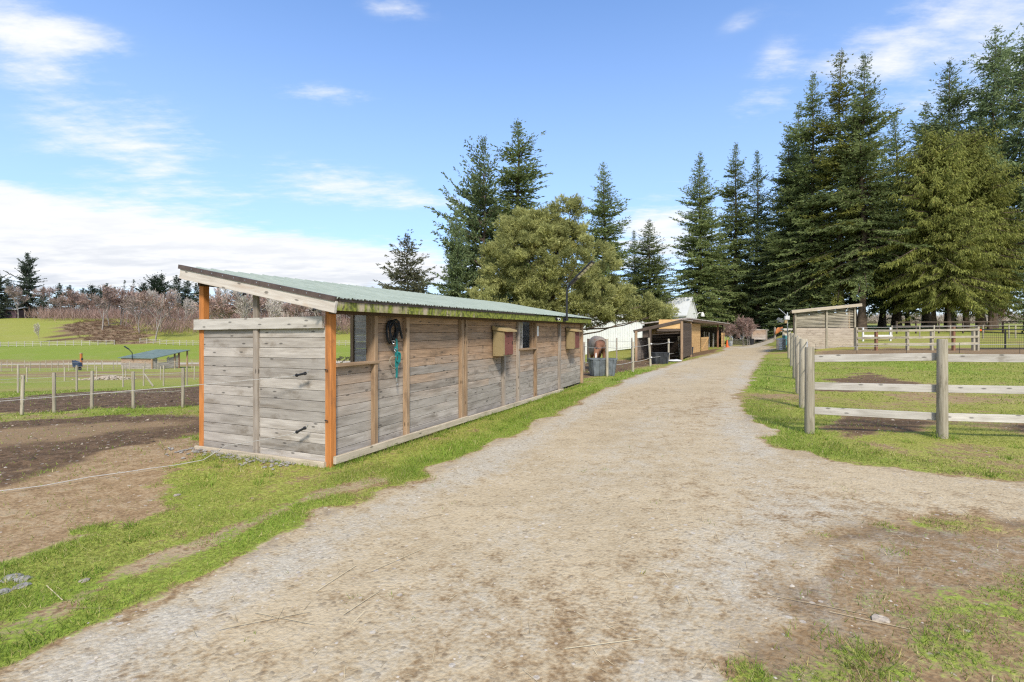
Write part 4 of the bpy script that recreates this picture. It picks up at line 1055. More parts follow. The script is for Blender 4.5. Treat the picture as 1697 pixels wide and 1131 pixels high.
# --- left hillside
BG = {'h': conifer('fir_tree', 31, 28, 6.0, base=.06, droop=.5, up=.6, step=.85, per=9, leaf=.7, lw=.30, mat='bgfir', jag=.6, open_=.06, pw=.75),
      'i': conifer('fir_tree', 32, 18, 4.2, base=.08, droop=.35, up=.6, step=.75, per=8, leaf=.6, lw=.26, mat='bgfir', jag=.3),
      'j': conifer('fir_tree', 33, 18, 2.2, base=.42, droop=.3, up=.5, step=.9, per=5, leaf=.55, lw=.24, mat='bgfir', jag=.4),
      'q': conifer('fir_tree', 34, 18, 4.6, base=.06, droop=.35, up=.7, step=.8, per=7, leaf=.6, lw=.28, mat='bgdark', jag=.5, pw=.6)}
BH = {'h': 28, 'i': 18, 'j': 18, 'q': 18}
def bg(k, px, Y, py, label, wide=1.0, group=None): return plant(BG[k], px, Y, tall(px, Y, py) / BH[k], label, sx=wide, group=group)
bg('h', 45, 215, 420, 'tallest ragged fir tree on the left hill, beside the purple barn', .88)
bg('h', -3, 205, 448, 'dark fir tree at the left edge of the photo beside the purple barn', .9)
bg('i', 13, 212, 463, 'pointed fir tree between the left edge and the tallest hill fir', 1.0)
bg('i', 116, 235, 473, 'dark fir top above the bare trees right of the tallest hill fir', 1.1)
bg('i', 138, 240, 478, 'lower dark fir top above the bare trees, second right of the tallest hill fir', 1.0)
bg('i', 177, 240, 470, 'dark fir top above the bare trees, left of two thin tufted firs', 1.1)
bg('j', 206, 225, 465, 'left one of two thin tufted fir trees on the hill skyline', 1.0)
bg('j', 221, 225, 464, 'right one of two thin tufted fir trees on the hill skyline', 1.1)
bg('q', 257, 212, 458, 'dense dark fir tree, left one of a close pair above the far green roof', 1.0)
bg('q', 268, 214, 456, 'dense dark fir tree, right one of a close pair above the far green roof', .9)
bg('i', 293, 235, 457, 'bluish pointed fir tree left of the shed roof corner', 1.2)
bg('i', 312, 240, 463, 'bluish fir tree just left of the orange back corner post', 1.2)
bg('i', 362, 225, 470, 'thin fir tree seen through the shed gap next to the orange back post', .6)
bg('q', 392, 205, 470, 'dense dark fir tree seen through the gap under the shed roof', 1.0)
bg('q', 411, 200, 484, 'olive fir tree seen through the shed gap left of the grey middle post', .9)
bg('q', 444, 205, 474, 'dense dark fir tree seen through the shed gap right of the grey middle post', 1.15)
bg('i', 528, 190, 500, 'dark fir tree seen through the shed gap beside the orange near post', 1.3)
bg('q', 575, 190, 500, 'dark fir tree seen through the large window opening of the shed', 1.3)
for px_, py_, k_ in ((72, 476, 'i'), (98, 470, 'i'), (152, 474, 'q'), (166, 478, 'i'), (190, 476, 'i'), (238, 470, 'q'), (325, 470, 'i')):
    bg(k_, px_, 236, py_, 'dark fir tree half hidden behind the bare thicket on the left hill', 1.1, 'firs behind the left thicket')
BT = [bare_tree('bare_tree', 41, 13, 'twigred', 'barklight', .42, 5, tw=.10, thick=1.0), bare_tree('bare_tree', 42, 12, 'twig', 'barklight', .36, 5, tw=.09, narrow=1.3),
      bare_tree('bare_tree', 43, 14, 'twigpale', 'barklight', .30, 5, tw=.09, narrow=1.6, thick=.9), bare_tree('bare_tree', 44, 11, 'twigred', 'barklight', .50, 5, tw=.10, stems=2)]
BTH = [13, 12, 14, 11]
rb = random.Random(5)
GB = 'bare trees on the left hillside'
def bare(k, px, Y, py, label, group=None, wide=1.0): return plant(BT[k], px, Y, tall(px, Y, py) / BTH[k] * 1.05, label, group=group, sx=wide)
bare(1, 30, 205, 470, 'pale leafless tree leaning between the firs beside the purple barn')
bare(0, 84, 212, 470, 'rounded reddish bare tree right of the tallest hill fir', wide=1.2)
bare(2, 215, 200, 488, 'white stemmed bare birch beside the small pale house on the slope', wide=.8)
bare(2, 242, 185, 478, 'tall pale birch standing right of the small pale house', wide=.8)
bare(2, 65, 152, 535, 'slender white stemmed birch sapling standing in front of the white fence', wide=.9)
for i, px in enumerate(list(range(100, 330, 11)) + list(range(346, 600, 10))):
    Y = rb.uniform(175, 222) if px < 230 else rb.uniform(152, 200)
    if 105 < px < 160: Y = rb.uniform(205, 222)
    k = rb.choice((0, 0, 1, 3, 2)) if px < 280 else rb.choice((0, 1, 2, 2, 3))
    bare(k, px + rb.uniform(-4, 4), Y, rb.uniform(464, 490) if px < 230 else rb.uniform(468, 500),
         'leafless reddish brown tree in the thicket on the left hillside' if k != 2 else 'leafless pale stemmed birch in the thicket on the left hillside', GB if k != 2 else 'birches in the left thicket', wide=1.15)

def brush(name, label, cat, pts, size, per, mat, w=.06, upw=.7, seed=3):
    """clumps of short twigs rising from the ground at pts"""
    rg = np.random.default_rng(seed); pts = np.asarray(pts); n = len(pts) * per
    b = np.repeat(pts, per, 0) + rg.normal(0, 1, (n, 3)) * (size * .45, size * .45, size * .12)
    d = rg.normal(0, 1, (n, 3)); d[:, 2] = np.abs(d[:, 2]) * .6 + upw; d /= np.linalg.norm(d, axis=1, keepdims=True)
    Q = leaf_quads(b, d, size * rg.uniform(.5, 1.3, n), np.full(n, w) * rg.uniform(.6, 1.6, n), rg)
    return tag(mesh_np(name, Q.reshape(-1, 3), np.arange(n * 4).reshape(-1, 4), M[mat], {'rnd': np.repeat(np.clip(np.repeat(rg.random(len(pts)) * .6, per) + .4 * rg.random(n), 0, 1), 4)}), label, cat, None, 'stuff')
def sample_poly(pl, n, seed=1):
    rg = np.random.default_rng(seed); lo, hi = pl.min(0), pl.max(0); q = rg.uniform(lo, hi, (n, 2))
    q = q[sdist(pl, q[:, 0], q[:, 1]) > -1.5]
    return np.column_stack([q, H(q[:, 0], q[:, 1])])
brush('bramble_thicket', 'brown bramble thicket covering the slope above the white fence', 'brambles', sample_poly(P_BRUSH, 1100, 2), .75, 26, 'bramble', .07, .4)
wood = []
for px in np.arange(60, 620, 1.2):
    for q in range(2):
        Y = rb.uniform(196, 236) if px < 215 else rb.uniform(165, 225)
        wood.append(at(px + rb.uniform(-3, 3), Y))
brush('woodland_undergrowth', 'bare brown undergrowth filling the wood on the left hill', 'undergrowth', wood, 5.0, 20, 'twigred', .09, 1.5, 4)
hp = [at(rb.uniform(1380, 1800), rb.uniform(120, 128)) for _ in range(420)]
brush('pale_thicket', 'pale beige thicket beyond the field behind the firs', 'thicket', hp, 2.6, 30, 'hedge', .10, .9, 6)
gbush = [at(px, Y) for px, Y in ((1212, 62), (1218, 64), (1226, 66), (1204, 60), (1231, 70))]
SH = bare_tree('bare_shrub', 47, 3.6, 'twigred', 'barklight', .45, 5, tw=.030, stems=5, thick=.8, narrow=1.2, ntw=9)
plant(SH, 1236, 56, tall(1236, 56, 526) / 3.4, 'pinkish leafless shrub in the garden bed at the end of the drive', 'shrub')
plant(SH, 1211, 62, tall(1211, 62, 536) / 3.4, 'smaller leafless shrub behind the traffic cone', 'shrub')
plant(SH, 1655, 70, tall(1655, 70, 505) / 3.6, 'pale leafless shrub beyond the dark rail fence at the right', 'shrub')
# ------------------------------------------------------------------ fences
def gz(x, y): return float(HZ(np.array([float(x)]), np.array([float(y)]))[0][0])
def rpost(t, x, y, h, r=.055, mat='fpost', lean=(0, 0), sq=False, top=None):
    z = gz(x, y); mb = MB()
    a = np.array([x, y, z - .15]); b = np.array([x + lean[0], y + lean[1], z + h])
    if sq: mb.beam(a, b, r * 2, r * 2, (1, .2, 0), ch=.008)
    else: mb.tube([a, a * .5 + b * .5, b - (0, 0, .02), b], [r * 1.05, r, r * .97, r * .86], 12)
    return mb.build('post', M[mat], t, not sq)
def wire(t, pts, name='wire', r=.006, drop=.03, mat='rope'):
    mb = MB(); allp = []
    for a, b in zip(pts[:-1], pts[1:]): allp += sag(a, b, drop, 7)[:-1]
    allp.append(np.asarray(pts[-1])); mb.tube(allp, r, 5); return mb.build(name, M[mat], t)

# right-hand three-rail fence round the corner paddock
CX, CY = 5.08, 8.53
t = thing('rail_fence', 'three rail fence with pale horizontal boards and a round post at the right foreground', 'fence', (CX, CY, gz(CX, CY)))
FXD = unit((6.95 - CX, 8.07 - CY, 0))
rp = [(CX, CY, 1.47), (6.95, 8.07, 1.60), (9.35, 7.52, 1.55), (11.8, 6.95, 1.55)]
for x, y, h in rp: rpost(t, x, y, h, .075)
nrm = np.array([-FXD[1], FXD[0], 0.])
for z0, zc in ((1.27, 1.29), (.80, .79), (.38, .33)):
    for i in range(3):
        x0, y0, _ = rp[i]; x1, y1, _ = rp[i + 1]
        a = np.array([x0, y0, gz(x0, y0) + (z0 if i == 0 else zc)]) + nrm * .095; b = np.array([x1, y1, gz(x1, y1) + zc + (.02 if i == 0 and z0 > 1 else 0)]) + nrm * .095
        mb = MB(); mb.beam(a, b, .125, .038, UP, ch=.003); mb.build('rail', M['rail'], t)
t2 = thing('post_fence', 'line of leaning round posts with white tape running beside the drive to the plank shed', 'fence', (6.53, 11.2, gz(6.53, 11.2)))
rs = [(6.50, 11.15, 1.54, .085, (.02, .02)), (7.85, 13.65, 1.56, .085, (-.03, 0)), (10.15, 17.9, 1.58, .085, (0, 0)), (13.1, 23.4, 1.58, .08, (.02, 0)), (16.3, 29.4, 1.55, .08, (0, 0))]
for x, y, h, r, l in rs: rpost(t2, x, y, h, r, lean=l)
tops = [np.array([CX, CY + .08, gz(CX, CY) + 1.42])] + [np.array([x + l[0], y + l[1], gz(x, y) + h - .06]) + (.08, 0, 0) for x, y, h, r, l in rs]
wire(t2, tops, 'tape', .012, .04); wire(t2, [p - (0, 0, .55) for p in tops], 'tape', .008, .04)

# far rail fence beside the plank shed, with its gate
fy = 32.0
pf = [on_ground(px, 581) for px in (1419, 1452, 1503.6, 1544, 1580, 1613, 1620)]
t = thing('rail_fence', 'pale rail fence with rusty brown posts between the small plank shed and the black gate', 'fence', (*pf[0], gz(*pf[0])))
fz = lambda x, y, py: EYE + (565.5 - py) / 828 * y
for i, (x, y) in enumerate(pf): rpost(t, x, y, (1.5, 1.35, 1.3, 1.25, 1.5, 1.3, 1.5)[i], .075, 'redpost' if i in (1, 4) else 'fpost', sq=True)
for py0, py1 in ((549, 546.2), (560.5, 558), (571, 569)):
    mb = MB()
    for i in range(len(pf) - 1):
        f0 = i / (len(pf) - 1); f1 = (i + 1) / (len(pf) - 1)
        x0, y0 = pf[i]; x1, y1 = pf[i + 1]
        mb.beam((x0, y0 - .10, fz(x0, y0, py0 + (py1 - py0) * f0)), (x1, y1 - .10, fz(x1, y1, py0 + (py1 - py0) * f1)), .13, .04, UP)
    mb.build('rail', M['fpost'], t)
wire(t, [(x, y, fz(x, y, 543.5 - 3 * i / 6)) for i, (x, y) in enumerate(pf)], 'wire', .012, .0)
g0 = on_ground(1622, 580); g1 = on_ground(1668, 580); g2 = on_ground(1800, 581)
t = thing('metal_gate', 'black steel gate with wire mesh at the right edge of the photo', 'gate', (*g0, gz(*g0)))
def gp(px, py, Y): return np.array([(px - 848.5) / 828 * Y, Y, zat(py, Y)])
Yg = g0[1]
mb = MB()
for px in (1622.5, 1666, 1742): mb.tube([gp(px, 579, Yg), gp(px, 546, Yg)], .04, 8)
for py in (546.5, 578): mb.tube([gp(1622, py, Yg), gp(1800, py, Yg)], .03, 8)
mb.build('gate_frame', M['blackmetal'], t)
mb = MB()
for px in np.arange(1626, 1800, 3.2): mb.tube([gp(px, 577, Yg), gp(px, 552, Yg)], .007, 4)
for py in np.arange(552, 578, 4): mb.tube([gp(1622, py, Yg), gp(1800, py, Yg)], .007, 4)
mb.build('wire_mesh', M['blackmetal'], t)
mb = MB(); mb.box(gp(1624.5, 549, Yg - .06), .14, .06, .12); mb.build('latch', M['cone'], t)
# thin rope line in the right paddock
t = thing('stake_fence', 'white rope on thin stakes crossing the paddock in front of the far rail fence', 'fence', (*on_ground(1400, 584), gz(*on_ground(1400, 584))))
sp = [on_ground(px, 586) for px in (1352, 1420, 1502, 1590, 1690, 1800)]
for x, y in sp:
    mb = MB(); z = gz(x, y); mb.tube([(x, y, z - .1), (x, y, z + .62)], .012, 5); mb.build('stake', M['blackmetal'], t)
wire(t, [np.array([x, y, zat(576 - 6.5 * i / 5, y)]) for i, (x, y) in enumerate(sp)], 'rope', .014, .0)
# inner paddock posts behind the far fence, and the dark fence under the trees
t = thing('post_fence', 'thin pale posts standing behind the far rail fence in front of the firs', 'fence', (*at(1500, 44)[:2], at(1500, 44)[2]))
ip = []
for px in (1478, 1524, 1548, 1575, 1629, 1672, 1683, 1720):
    x, y, z = at(px, 42); rpost(t, x, y, 1.15, .05); ip.append(np.array([x, y, z + 1.1]))
wire(t, ip, 'wire', .010, .0)
t = thing('rail_fence', 'dark rail fence under the fir trunks at the far right', 'fence', at(1560, 50))
ip = []
for px in (1486, 1518, 1556, 1596, 1630, 1662, 1700, 1760):
    x, y, z = at(px, 50); rpost(t, x, y, 1.25, .06, 'darkwood', sq=True); ip.append(np.array([x, y - .08, z + 1.15]))
for k in (0, .45):
    mb = MB()
    for a, b in zip(ip[:-1], ip[1:]): mb.beam(a - (0, 0, k), b - (0, 0, k), .10, .04, UP)
    mb.build('rail', M['darkwood'], t)

# left paddock fences
def row(label, posts, h, r, wires, rr=.006, loc=None, braces=(), grp=None):
    t = thing('post_fence', label, 'fence', (*posts[0], gz(*posts[0])))
    for i, (x, y) in enumerate(posts):
        hh = h[i] if hasattr(h, '__len__') else h
        rpost(t, x, y, hh * random.uniform(.97, 1.03), r, lean=(random.uniform(-.03, .03), 0) if i != len(posts) - 1 or r < .06 else (-.11, 0))
    for w in wires: wire(t, [np.array([x, y, gz(x, y) + w]) for x, y in posts], 'wire', rr, .02, 'wire')
    return t
near = [on_ground(*q) for q in ((-120, 704), (-36, 692), (36, 686), (90, 683), (152, 676), (221, 675), (303, 675))]
row('nearest row of round wooden fence posts across the left paddock', near, [.95] * 7, .036, (.42, .86), .004)
mid = [on_ground(*q) for q in ((-80, 652), (30, 651), (127, 649), (204, 642), (238, 640), (271, 640), (310, 640), (352, 641))]
t = row('second row of thin posts behind the dark mud in the left paddock', mid, 1.25, .042, (.5, 1.05), .004)
x, y = mid[4]; x2, y2 = on_ground(254, 641); mb = MB(); mb.beam((x + .06, y - .05, gz(x, y) + .75), (x2, y2, gz(x2, y2)), .09, .05, UP); mb.build('brace', M['fpost'], t)
m2 = [on_ground(*q) for q in ((-60, 634), (45, 633), (107, 632), (160, 631), (208, 630), (266, 630), (322, 630))]
row('third row of thin posts in front of the pale gravel heap', m2, 1.15, .045, (.5, 1.0), .005)
fr = [on_ground(px, 616 - .01 * px) for px in (-60, -25, 2, 20, 50, 66, 86, 96, 114, 145, 157, 170, 188, 215, 240, 262, 290, 318, 345)]
row('farthest row of thin posts in front of the grey lane', fr, 1.35, .05, (.6, 1.2), .008)
fr2 = [on_ground(px, 609) for px in (-70, -20, 12, 41, 76, 105, 132, 168, 194, 318, 330, 348)]
row('faint post row along the near side of the grey lane', fr2, 1.25, .06, (.6, 1.15), .008)
# white fence at the foot of the hill
def white_fence(label, pxs, pys, h):
    pts = [on_ground(a, b) for a, b in zip(pxs, pys)]
    t = thing('white_fence', label, 'fence', (*pts[0], gz(*pts[0]))); tops = []
    for x, y in pts:
        z = h1(x, y); mb = MB(); mb.box((x, y, z - .2), .13, .13, h + .25); mb.build('post', M['rail'], t); tops.append(np.array([x, y - .1, z]))
    for k in (.35, .75, 1.15):
        mb = MB()
        for a, b in zip(tops[:-1], tops[1:]): mb.beam(a + (0, 0, k * h / 1.3), b + (0, 0, k * h / 1.3), .085, .05, UP)
        mb.build('rail', M['rail'], t)
px = list(np.arange(-40, 190, 13.5)); white_fence('long white rail fence at the foot of the bare hill field', px, [575.5 - 3.2 * (a / 180) for a in px], 1.5)
px = list(np.arange(232, 620, 11.)); white_fence('white rail fence below the birches right of the brambles', px, [569 + 4.0 * min(1, (a - 232) / 60) for a in px], 1.5)
# horse yard fence along the drive: bottoms read off the photograph
yard = [((976, 606), 1.35, .05), ((1006, 624.5), 1.42, .055), ((993, 1), 0, 0)]
yp = [(on_ground(968, 617), 1.3, .045, 'greypost'), (on_ground(1006, 624.5), 1.45, .055, 'fpost'), (on_ground(1048.7, 616), 1.32, .06, 'fpost'), (on_ground(1078.5, 607.5), 1.42, .055, 'fpost'), (on_ground(1108, 599), 1.32, .055, 'fpost'), (on_ground(1127, 593.5), 1.38, .06, 'fpost')]
t = thing('post_fence', 'round posts with white rope along the horse yard beside the drive', 'fence', (*yp[0][0], gz(*yp[0][0])))
for i, ((x, y), h, r, m_) in enumerate(yp): rpost(t, x, y, h, r, m_, lean=(-.10, 0) if i in (3, 5) else (0, 0))
for k in (.45, 1.12): wire(t, [np.array([x, y - .05, gz(x, y) + k]) for (x, y), h, r, m_ in yp], 'rope', .011, .05)
mb = MB()
for i in (3, 4):
    (x, y), h, r, m_ = yp[i]
    for k in (.45, 1.12): mb.box((x, y - r - .02, gz(x, y) + k - .03), .07, .05, .07)
mb.build('insulator', M['whitepaint'], t)
(x, y) = on_ground(1022, 597); 
t = thing('post_fence', 'thin dark posts of the yard fence behind the horse', 'fence', (x, y, gz(x, y)))
bp = [on_ground(px, py) for px, py in ((940, 601), (975, 603), (1022, 595), (1047, 596))]
for i, (x, y) in enumerate(bp): rpost(t, x, y, 1.35, .07 if i == 1 else .045, 'darkwood' if i == 1 else 'greypost')
wire(t, [np.array([x, y, gz(x, y) + 1.15]) for x, y in bp], 'wire', .010, .03)
# posts in front of the far stall
t = thing('post_fence', 'row of pale upright posts in front of the open stall', 'fence', (*on_ground(1167, 578), gz(*on_ground(1167, 578))))
for px, py, tp_, ln in ((1157, 581, 551, -.25), (1166.8, 577.5, 550, 0), (1170, 575.5, 551, 0), (1174.5, 576, 551, 0), (1182, 576.6, 553, 0), (1190.7, 575, 552, 0)):
    x, y = on_ground(px, py); rpost(t, x, y, (py - tp_) / 828 * y, .08, 'fpost' if px < 1174 else 'rail', lean=(ln, 0))

# ------------------------------------------------------------------ sheds and buildings
def gen_board_wall(mb, a, b, z0a, z1a, z0b, z1b, n, th):
    """horizontal boards between a and b (xy), filling z0..z1"""
    for j in range(n):
        f0, f1 = j / n, (j + 1) / n
        for_ = .5 * (f0 + f1)
        pa = np.array([a[0], a[1], z0a + (z1a - z0a) * for_]); pb = np.array([b[0], b[1], z0b + (z1b - z0b) * for_])
        mb.beam(pa, pb, (z1a - z0a) / n - .006, th, UP)

# small plank shed at the right
Ys = 35.5
def rs_(px, py, dY=0.0): return np.array([(px - 848.5) / 828 * Ys, Ys + dY, zat(py, Ys)])
xl, xr = rs_(1317, 0)[0], rs_(1416, 0)[0]; zb = zat(580, Ys)
t = thing('plank_shed', 'small plank shed with slatted upper wall and a sloping roof beside the galvanised bin', 'shed', (xl, Ys, zb))
zl, zr = zat(518.5, Ys), zat(509, Ys); zm = zat(544, Ys)
D_ = np.array([1.7, 3.1, 0.])          # depth direction runs along the drive
mb = MB(); gen_board_wall(mb, (xl, Ys), (xr, Ys), zb + .05, zm, zb + .05, zm, 9, .04); mb.build('front_wall', M['shedplank'], t)
mb = MB()
for j in range(12):
    f = (j + .5) / 12
    for a, b in ((xl, (xl + xr) / 2 + .1), ((xl + xr) / 2 + .1, xr)):
        za = zm + .04 + (zl + (zr - zl) * (a - xl) / (xr - xl) - zm - .1) * f; zc = zm + .04 + (zl + (zr - zl) * (b - xl) / (xr - xl) - zm - .1) * f
        mb.beam((a, Ys + .03, za), (b, Ys + .03, zc), .055 if j != 7 else .09, .03, UP)
mb.build('slat_panel', M['fpost'], t)
for x, zt in ((xl + .02, zl), ((xl + xr) / 2 + .12, (zl + zr) / 2), (xr, zr)):
    mb = MB(); mb.beam((x, Ys - .05, zb - .15), (x, Ys - .05, zt), .12, .07, (1, 0, 0)); mb.build('post', M['fpost'], t)
    mb = MB(); mb.beam((x + D_[0], Ys + D_[1], zb - .1), (x + D_[0], Ys + D_[1], zt), .12, .1, (1, 0, 0)); mb.build('post', M['post'], t)
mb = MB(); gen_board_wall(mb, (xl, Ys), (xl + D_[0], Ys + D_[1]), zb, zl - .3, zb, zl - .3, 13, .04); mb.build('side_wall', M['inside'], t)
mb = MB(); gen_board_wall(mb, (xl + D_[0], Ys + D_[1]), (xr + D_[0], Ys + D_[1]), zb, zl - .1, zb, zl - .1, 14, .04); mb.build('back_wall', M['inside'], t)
mb = MB(); e = .35; sl_ = (zr - zl) / (xr - xl)
mb.prism([(xl - e, Ys - .25, zl - e * sl_ + .16), (xr + e, Ys - .25, zr + e * sl_ + .16), (xr + e, Ys - .25, zr + e * sl_ + .20), (xl - e, Ys - .25, zl - e * sl_ + .20)], (0, 0, 0), D_ + (.1, .5, 0)); mb.build('roof', M['shake'], t)
mb = MB(); mb.beam((xl - e, Ys - .27, zl - e * sl_ + .07), (xr + e, Ys - .27, zr + e * sl_ + .09), .20, .05, UP); mb.build('fascia', M['base'], t)

# open shelters beside the horse yard
Y1 = 29.5
def s1(px, py, Y=Y1): return np.array([(px - 848.5) / 828 * Y, Y, zat(py, Y)])
t = thing('open_shelter', 'low open shelter with posts and a sloping grey roof beside the horse yard', 'shelter', tuple(s1(1054, 597)))
for px, pb, pt, m_ in ((1054, 597, 549, 'ply'), (1077, 597, 545, 'darkwood'), (1129.5, 594, 533, 'ply')):
    mb = MB(); mb.beam(s1(px, pb) - (0, 0, .2), s1(px, pt), .14, .12, (1, 0, 0)); mb.build('post', M['post'] if m_ == 'ply' else M['darkwood'], t)
back = np.array([2.2, 4.6, .1])
for px, pb, pt in ((1054, 597, 549), (1129, 594, 533)):
    mb = MB(); mb.beam(s1(px, pb) + back - (0, 0, .2), s1(px, pt) + back, .12, .12, (1, 0, 0)); mb.build('post', M['post'], t)
mb = MB(); a, b = s1(1049, 549.5), s1(1132, 530.5)
mb.prism([a, b, b + (0, 0, .06), a + (0, 0, .06)], (0, 0, 0), back * 1.06); mb.build('roof', M['shake'], t)
mb = MB(); mb.beam(s1(1050, 550) - (0, .02, 0), s1(1131, 532) - (0, .02, 0), .18, .05, UP); mb.build('fascia', M['darkwood'], t)
mb = MB(); mb.beam(s1(1089, 547.5), s1(1131, 547.5), .12, .06, UP); mb.build('lintel', M['darkwood'], t)
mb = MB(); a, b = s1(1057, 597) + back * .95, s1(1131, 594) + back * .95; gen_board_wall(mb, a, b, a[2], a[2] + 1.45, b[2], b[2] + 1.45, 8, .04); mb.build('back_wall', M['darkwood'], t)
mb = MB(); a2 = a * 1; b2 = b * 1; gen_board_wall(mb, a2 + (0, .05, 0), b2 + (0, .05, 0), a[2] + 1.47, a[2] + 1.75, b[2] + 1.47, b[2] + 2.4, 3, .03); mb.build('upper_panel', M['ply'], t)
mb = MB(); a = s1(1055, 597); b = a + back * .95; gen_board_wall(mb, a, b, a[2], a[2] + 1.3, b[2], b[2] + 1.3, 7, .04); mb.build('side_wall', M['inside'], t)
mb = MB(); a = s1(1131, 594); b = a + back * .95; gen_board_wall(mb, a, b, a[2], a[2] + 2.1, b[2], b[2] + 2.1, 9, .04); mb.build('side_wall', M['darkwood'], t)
mb = MB(); mb.beam(s1(1092, 537.5) + (0, .02, 0), s1(1130, 537.5) + (0, .02, 0), .55, .03, UP); mb.build('gable_panel', M['ply'], t)

P2a = np.array([*on_ground(1131, 590)]); P2b = np.array([*on_ground(1199, 575.2)])
d2 = unit((*(P2b - P2a), 0)); n2 = np.array([-d2[1], d2[0], 0]); L2 = np.linalg.norm(P2b - P2a)
def s2(f, back_, z): 
    q = P2a + (P2b - P2a) * f; return np.array([q[0], q[1], 0]) + n2 * back_ + UP * (h1(*q) + z)
t = thing('open_stall', 'open stall shed with yellow board pillar, dark interior and a red brown corner post', 'shelter', tuple(s2(0, 0, 0)))
za = zat(529, P2a[1]) - h1(*P2a); zb_ = zat(537, P2b[1]) - h1(*P2b)
mb = MB(); A_, B_ = s2(-.03, -.45, za), s2(1.06, -.5, zb_)
mb.prism([A_, A_ + (0, 0, .08), A_ + n2 * 3.2 + (0, 0, -.25), A_ + n2 * 3.2 + (0, 0, -.33)], A_, B_); mb.build('roof', M['shake'], t)
mb = MB(); mb.beam(A_ - (0, 0, .10) + n2 * .05, B_ - (0, 0, .10) + n2 * .05, .16, .05, UP); mb.build('fascia', M['beam'], t)
for f, m_ in ((0, 'post'), (.12, 'post'), (.80, 'redpost'), (.97, 'darkwood')):
    mb = MB(); mb.beam(s2(f, 0, -.15), s2(f, 0, za + (zb_ - za) * f - .15), .15, .15, d2); mb.build('post', M[m_], t)
mb = MB()
for j in range(9): mb.beam(s2(.17, .05, .13 + .255 * j), s2(.34, .05, .13 + .255 * j), .25, .05, UP)
mb.build('board_pillar', M['ply'], t)
mb = MB()
for j in range(6): mb.beam(s2(.36, .02, .1 + .2 * j), s2(.52, .02, .1 + .2 * j), .19, .05, UP)
mb.beam(s2(.36, -.03, .15), s2(.52, -.03, 1.1), .12, .03, UP); mb.build('stall_door', M['ply'], t)
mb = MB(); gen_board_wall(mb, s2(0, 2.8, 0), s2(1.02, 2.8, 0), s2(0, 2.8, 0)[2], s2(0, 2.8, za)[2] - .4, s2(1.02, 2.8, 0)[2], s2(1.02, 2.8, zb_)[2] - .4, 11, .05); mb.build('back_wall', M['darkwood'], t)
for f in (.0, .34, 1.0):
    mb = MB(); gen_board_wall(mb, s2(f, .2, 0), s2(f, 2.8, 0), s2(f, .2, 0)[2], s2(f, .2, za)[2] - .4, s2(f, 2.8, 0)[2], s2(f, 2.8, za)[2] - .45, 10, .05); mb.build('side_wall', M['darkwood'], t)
mb = MB()
for j in range(5): mb.beam(s2(.92, -.02, .2 + .3 * j), s2(1.02, -.02, .2 + .3 * j), .28, .05, UP)
mb.build('side_panel', M['ply'], t)

# white arena barn and its gabled part
Yb = 64.
t = thing('white_barn', 'long white metal clad arena barn behind the horse yard', 'barn', at(985, Yb))
xa, xb = (880 - 848.5) / 828 * Yb, (1068 - 848.5) / 828 * Yb
zbm = at(985, Yb)[2] - .3; ze = zat(527, Yb)
mb = MB(); x = xa; prof = []
while x < xb: prof += [(x, 0), (x + .03, -.03), (x + .07, -.03), (x + .10, 0)]; x += .30
vs = [(a, Yb + b, z) for z in (zbm, ze) for a, b in prof]; n = len(prof)
mb.add(vs, [(i, i + 1, i + 1 + n, i + n) for i in range(n - 1)], None, .5); mb.build('cladding_wall', M['white'], t)
mb = MB(); mb.prism([(xa, Yb + .05, zbm), (xb, Yb + .05, zbm), (xb, Yb + .05, ze), (xa, Yb + .05, ze)], (0, 0, 0), (0, 17, 0)); mb.build('side_wall', M['white'], t)
mb = MB(); mb.prism([(xa - .4, Yb - .4, ze), (xa - .4, Yb + 8.5, ze + 1.1), (xa - .4, Yb + 17.4, ze), (xa - .4, Yb + 17.4, ze + .12), (xa - .4, Yb + 8.5, ze + 1.22), (xa - .4, Yb - .4, ze + .12)], (xa, 0, 0), (xb + .6, 0, 0)); mb.build('roof', M['whiteroof'], t)
Yt = 66.
def w2(px, py, Y=Yt): return np.array([(px - 848.5) / 828 * Y, Y, zat(py, Y)])
t = thing('white_gable_house', 'tall white gabled building with a steep white roof rising behind the open stall', 'building', tuple(w2(1135, 575)))
eR = w2(1152.5, 518); dd = np.array([1.6, 5.4, 0]); wv = np.array([1.30, .0, 0])
c0 = w2(1137.5, 575); dd = np.array([3.3, 3.2, 0]); c1_ = c0 + dd * .62
apex = c0 + dd * .31; apex[2] = zat(495, apex[1])
lv = np.array([-3.0, 3.1, 0])
zE = zat(519, c0[1]); 
g = [c0, c1_, np.array([*c1_[:2], zE]), apex, np.array([*c0[:2], zE])]
mb = MB(); mb.prism(g, (0, 0, 0), lv); mb.build('wall', M['white'], t)
mb = MB(); o = -lv * .04; dn_ = np.array([0, 0, -.35])
q0 = np.array([*(c0 - dd * .05)[:2], zE - .45]); q1 = np.array([*(c1_ + dd * .05)[:2], zE - .45])
mb.prism([q0 + o, apex + o + (0, 0, .06), apex + o + (0, 0, .22), q0 + o + (0, 0, .16)], (0, 0, 0), lv * 1.08); mb.prism([q1 + o, apex + o + (0, 0, .06), apex + o + (0, 0, .22), q1 + o + (0, 0, .16)], (0, 0, 0), lv * 1.08)
mb.build('roof', M['whiteroof'], t)
mb = MB(); a = w2(1154, 528, 67.5); mb.tube([a, a + (.1, 0, .5), a + (.45, 0, .8), a + (.8, 0, .72)], .05, 6); mb.build('lamp_arm', M['whitepaint'], t)
mb = MB(); mb.lathe(tuple(a + (.85, 0, .25)), [(.22, 0), (.26, .2), (.16, .45), (.06, .6)], 12); mb.build('yard_light', M['whitepaint'], t, True)

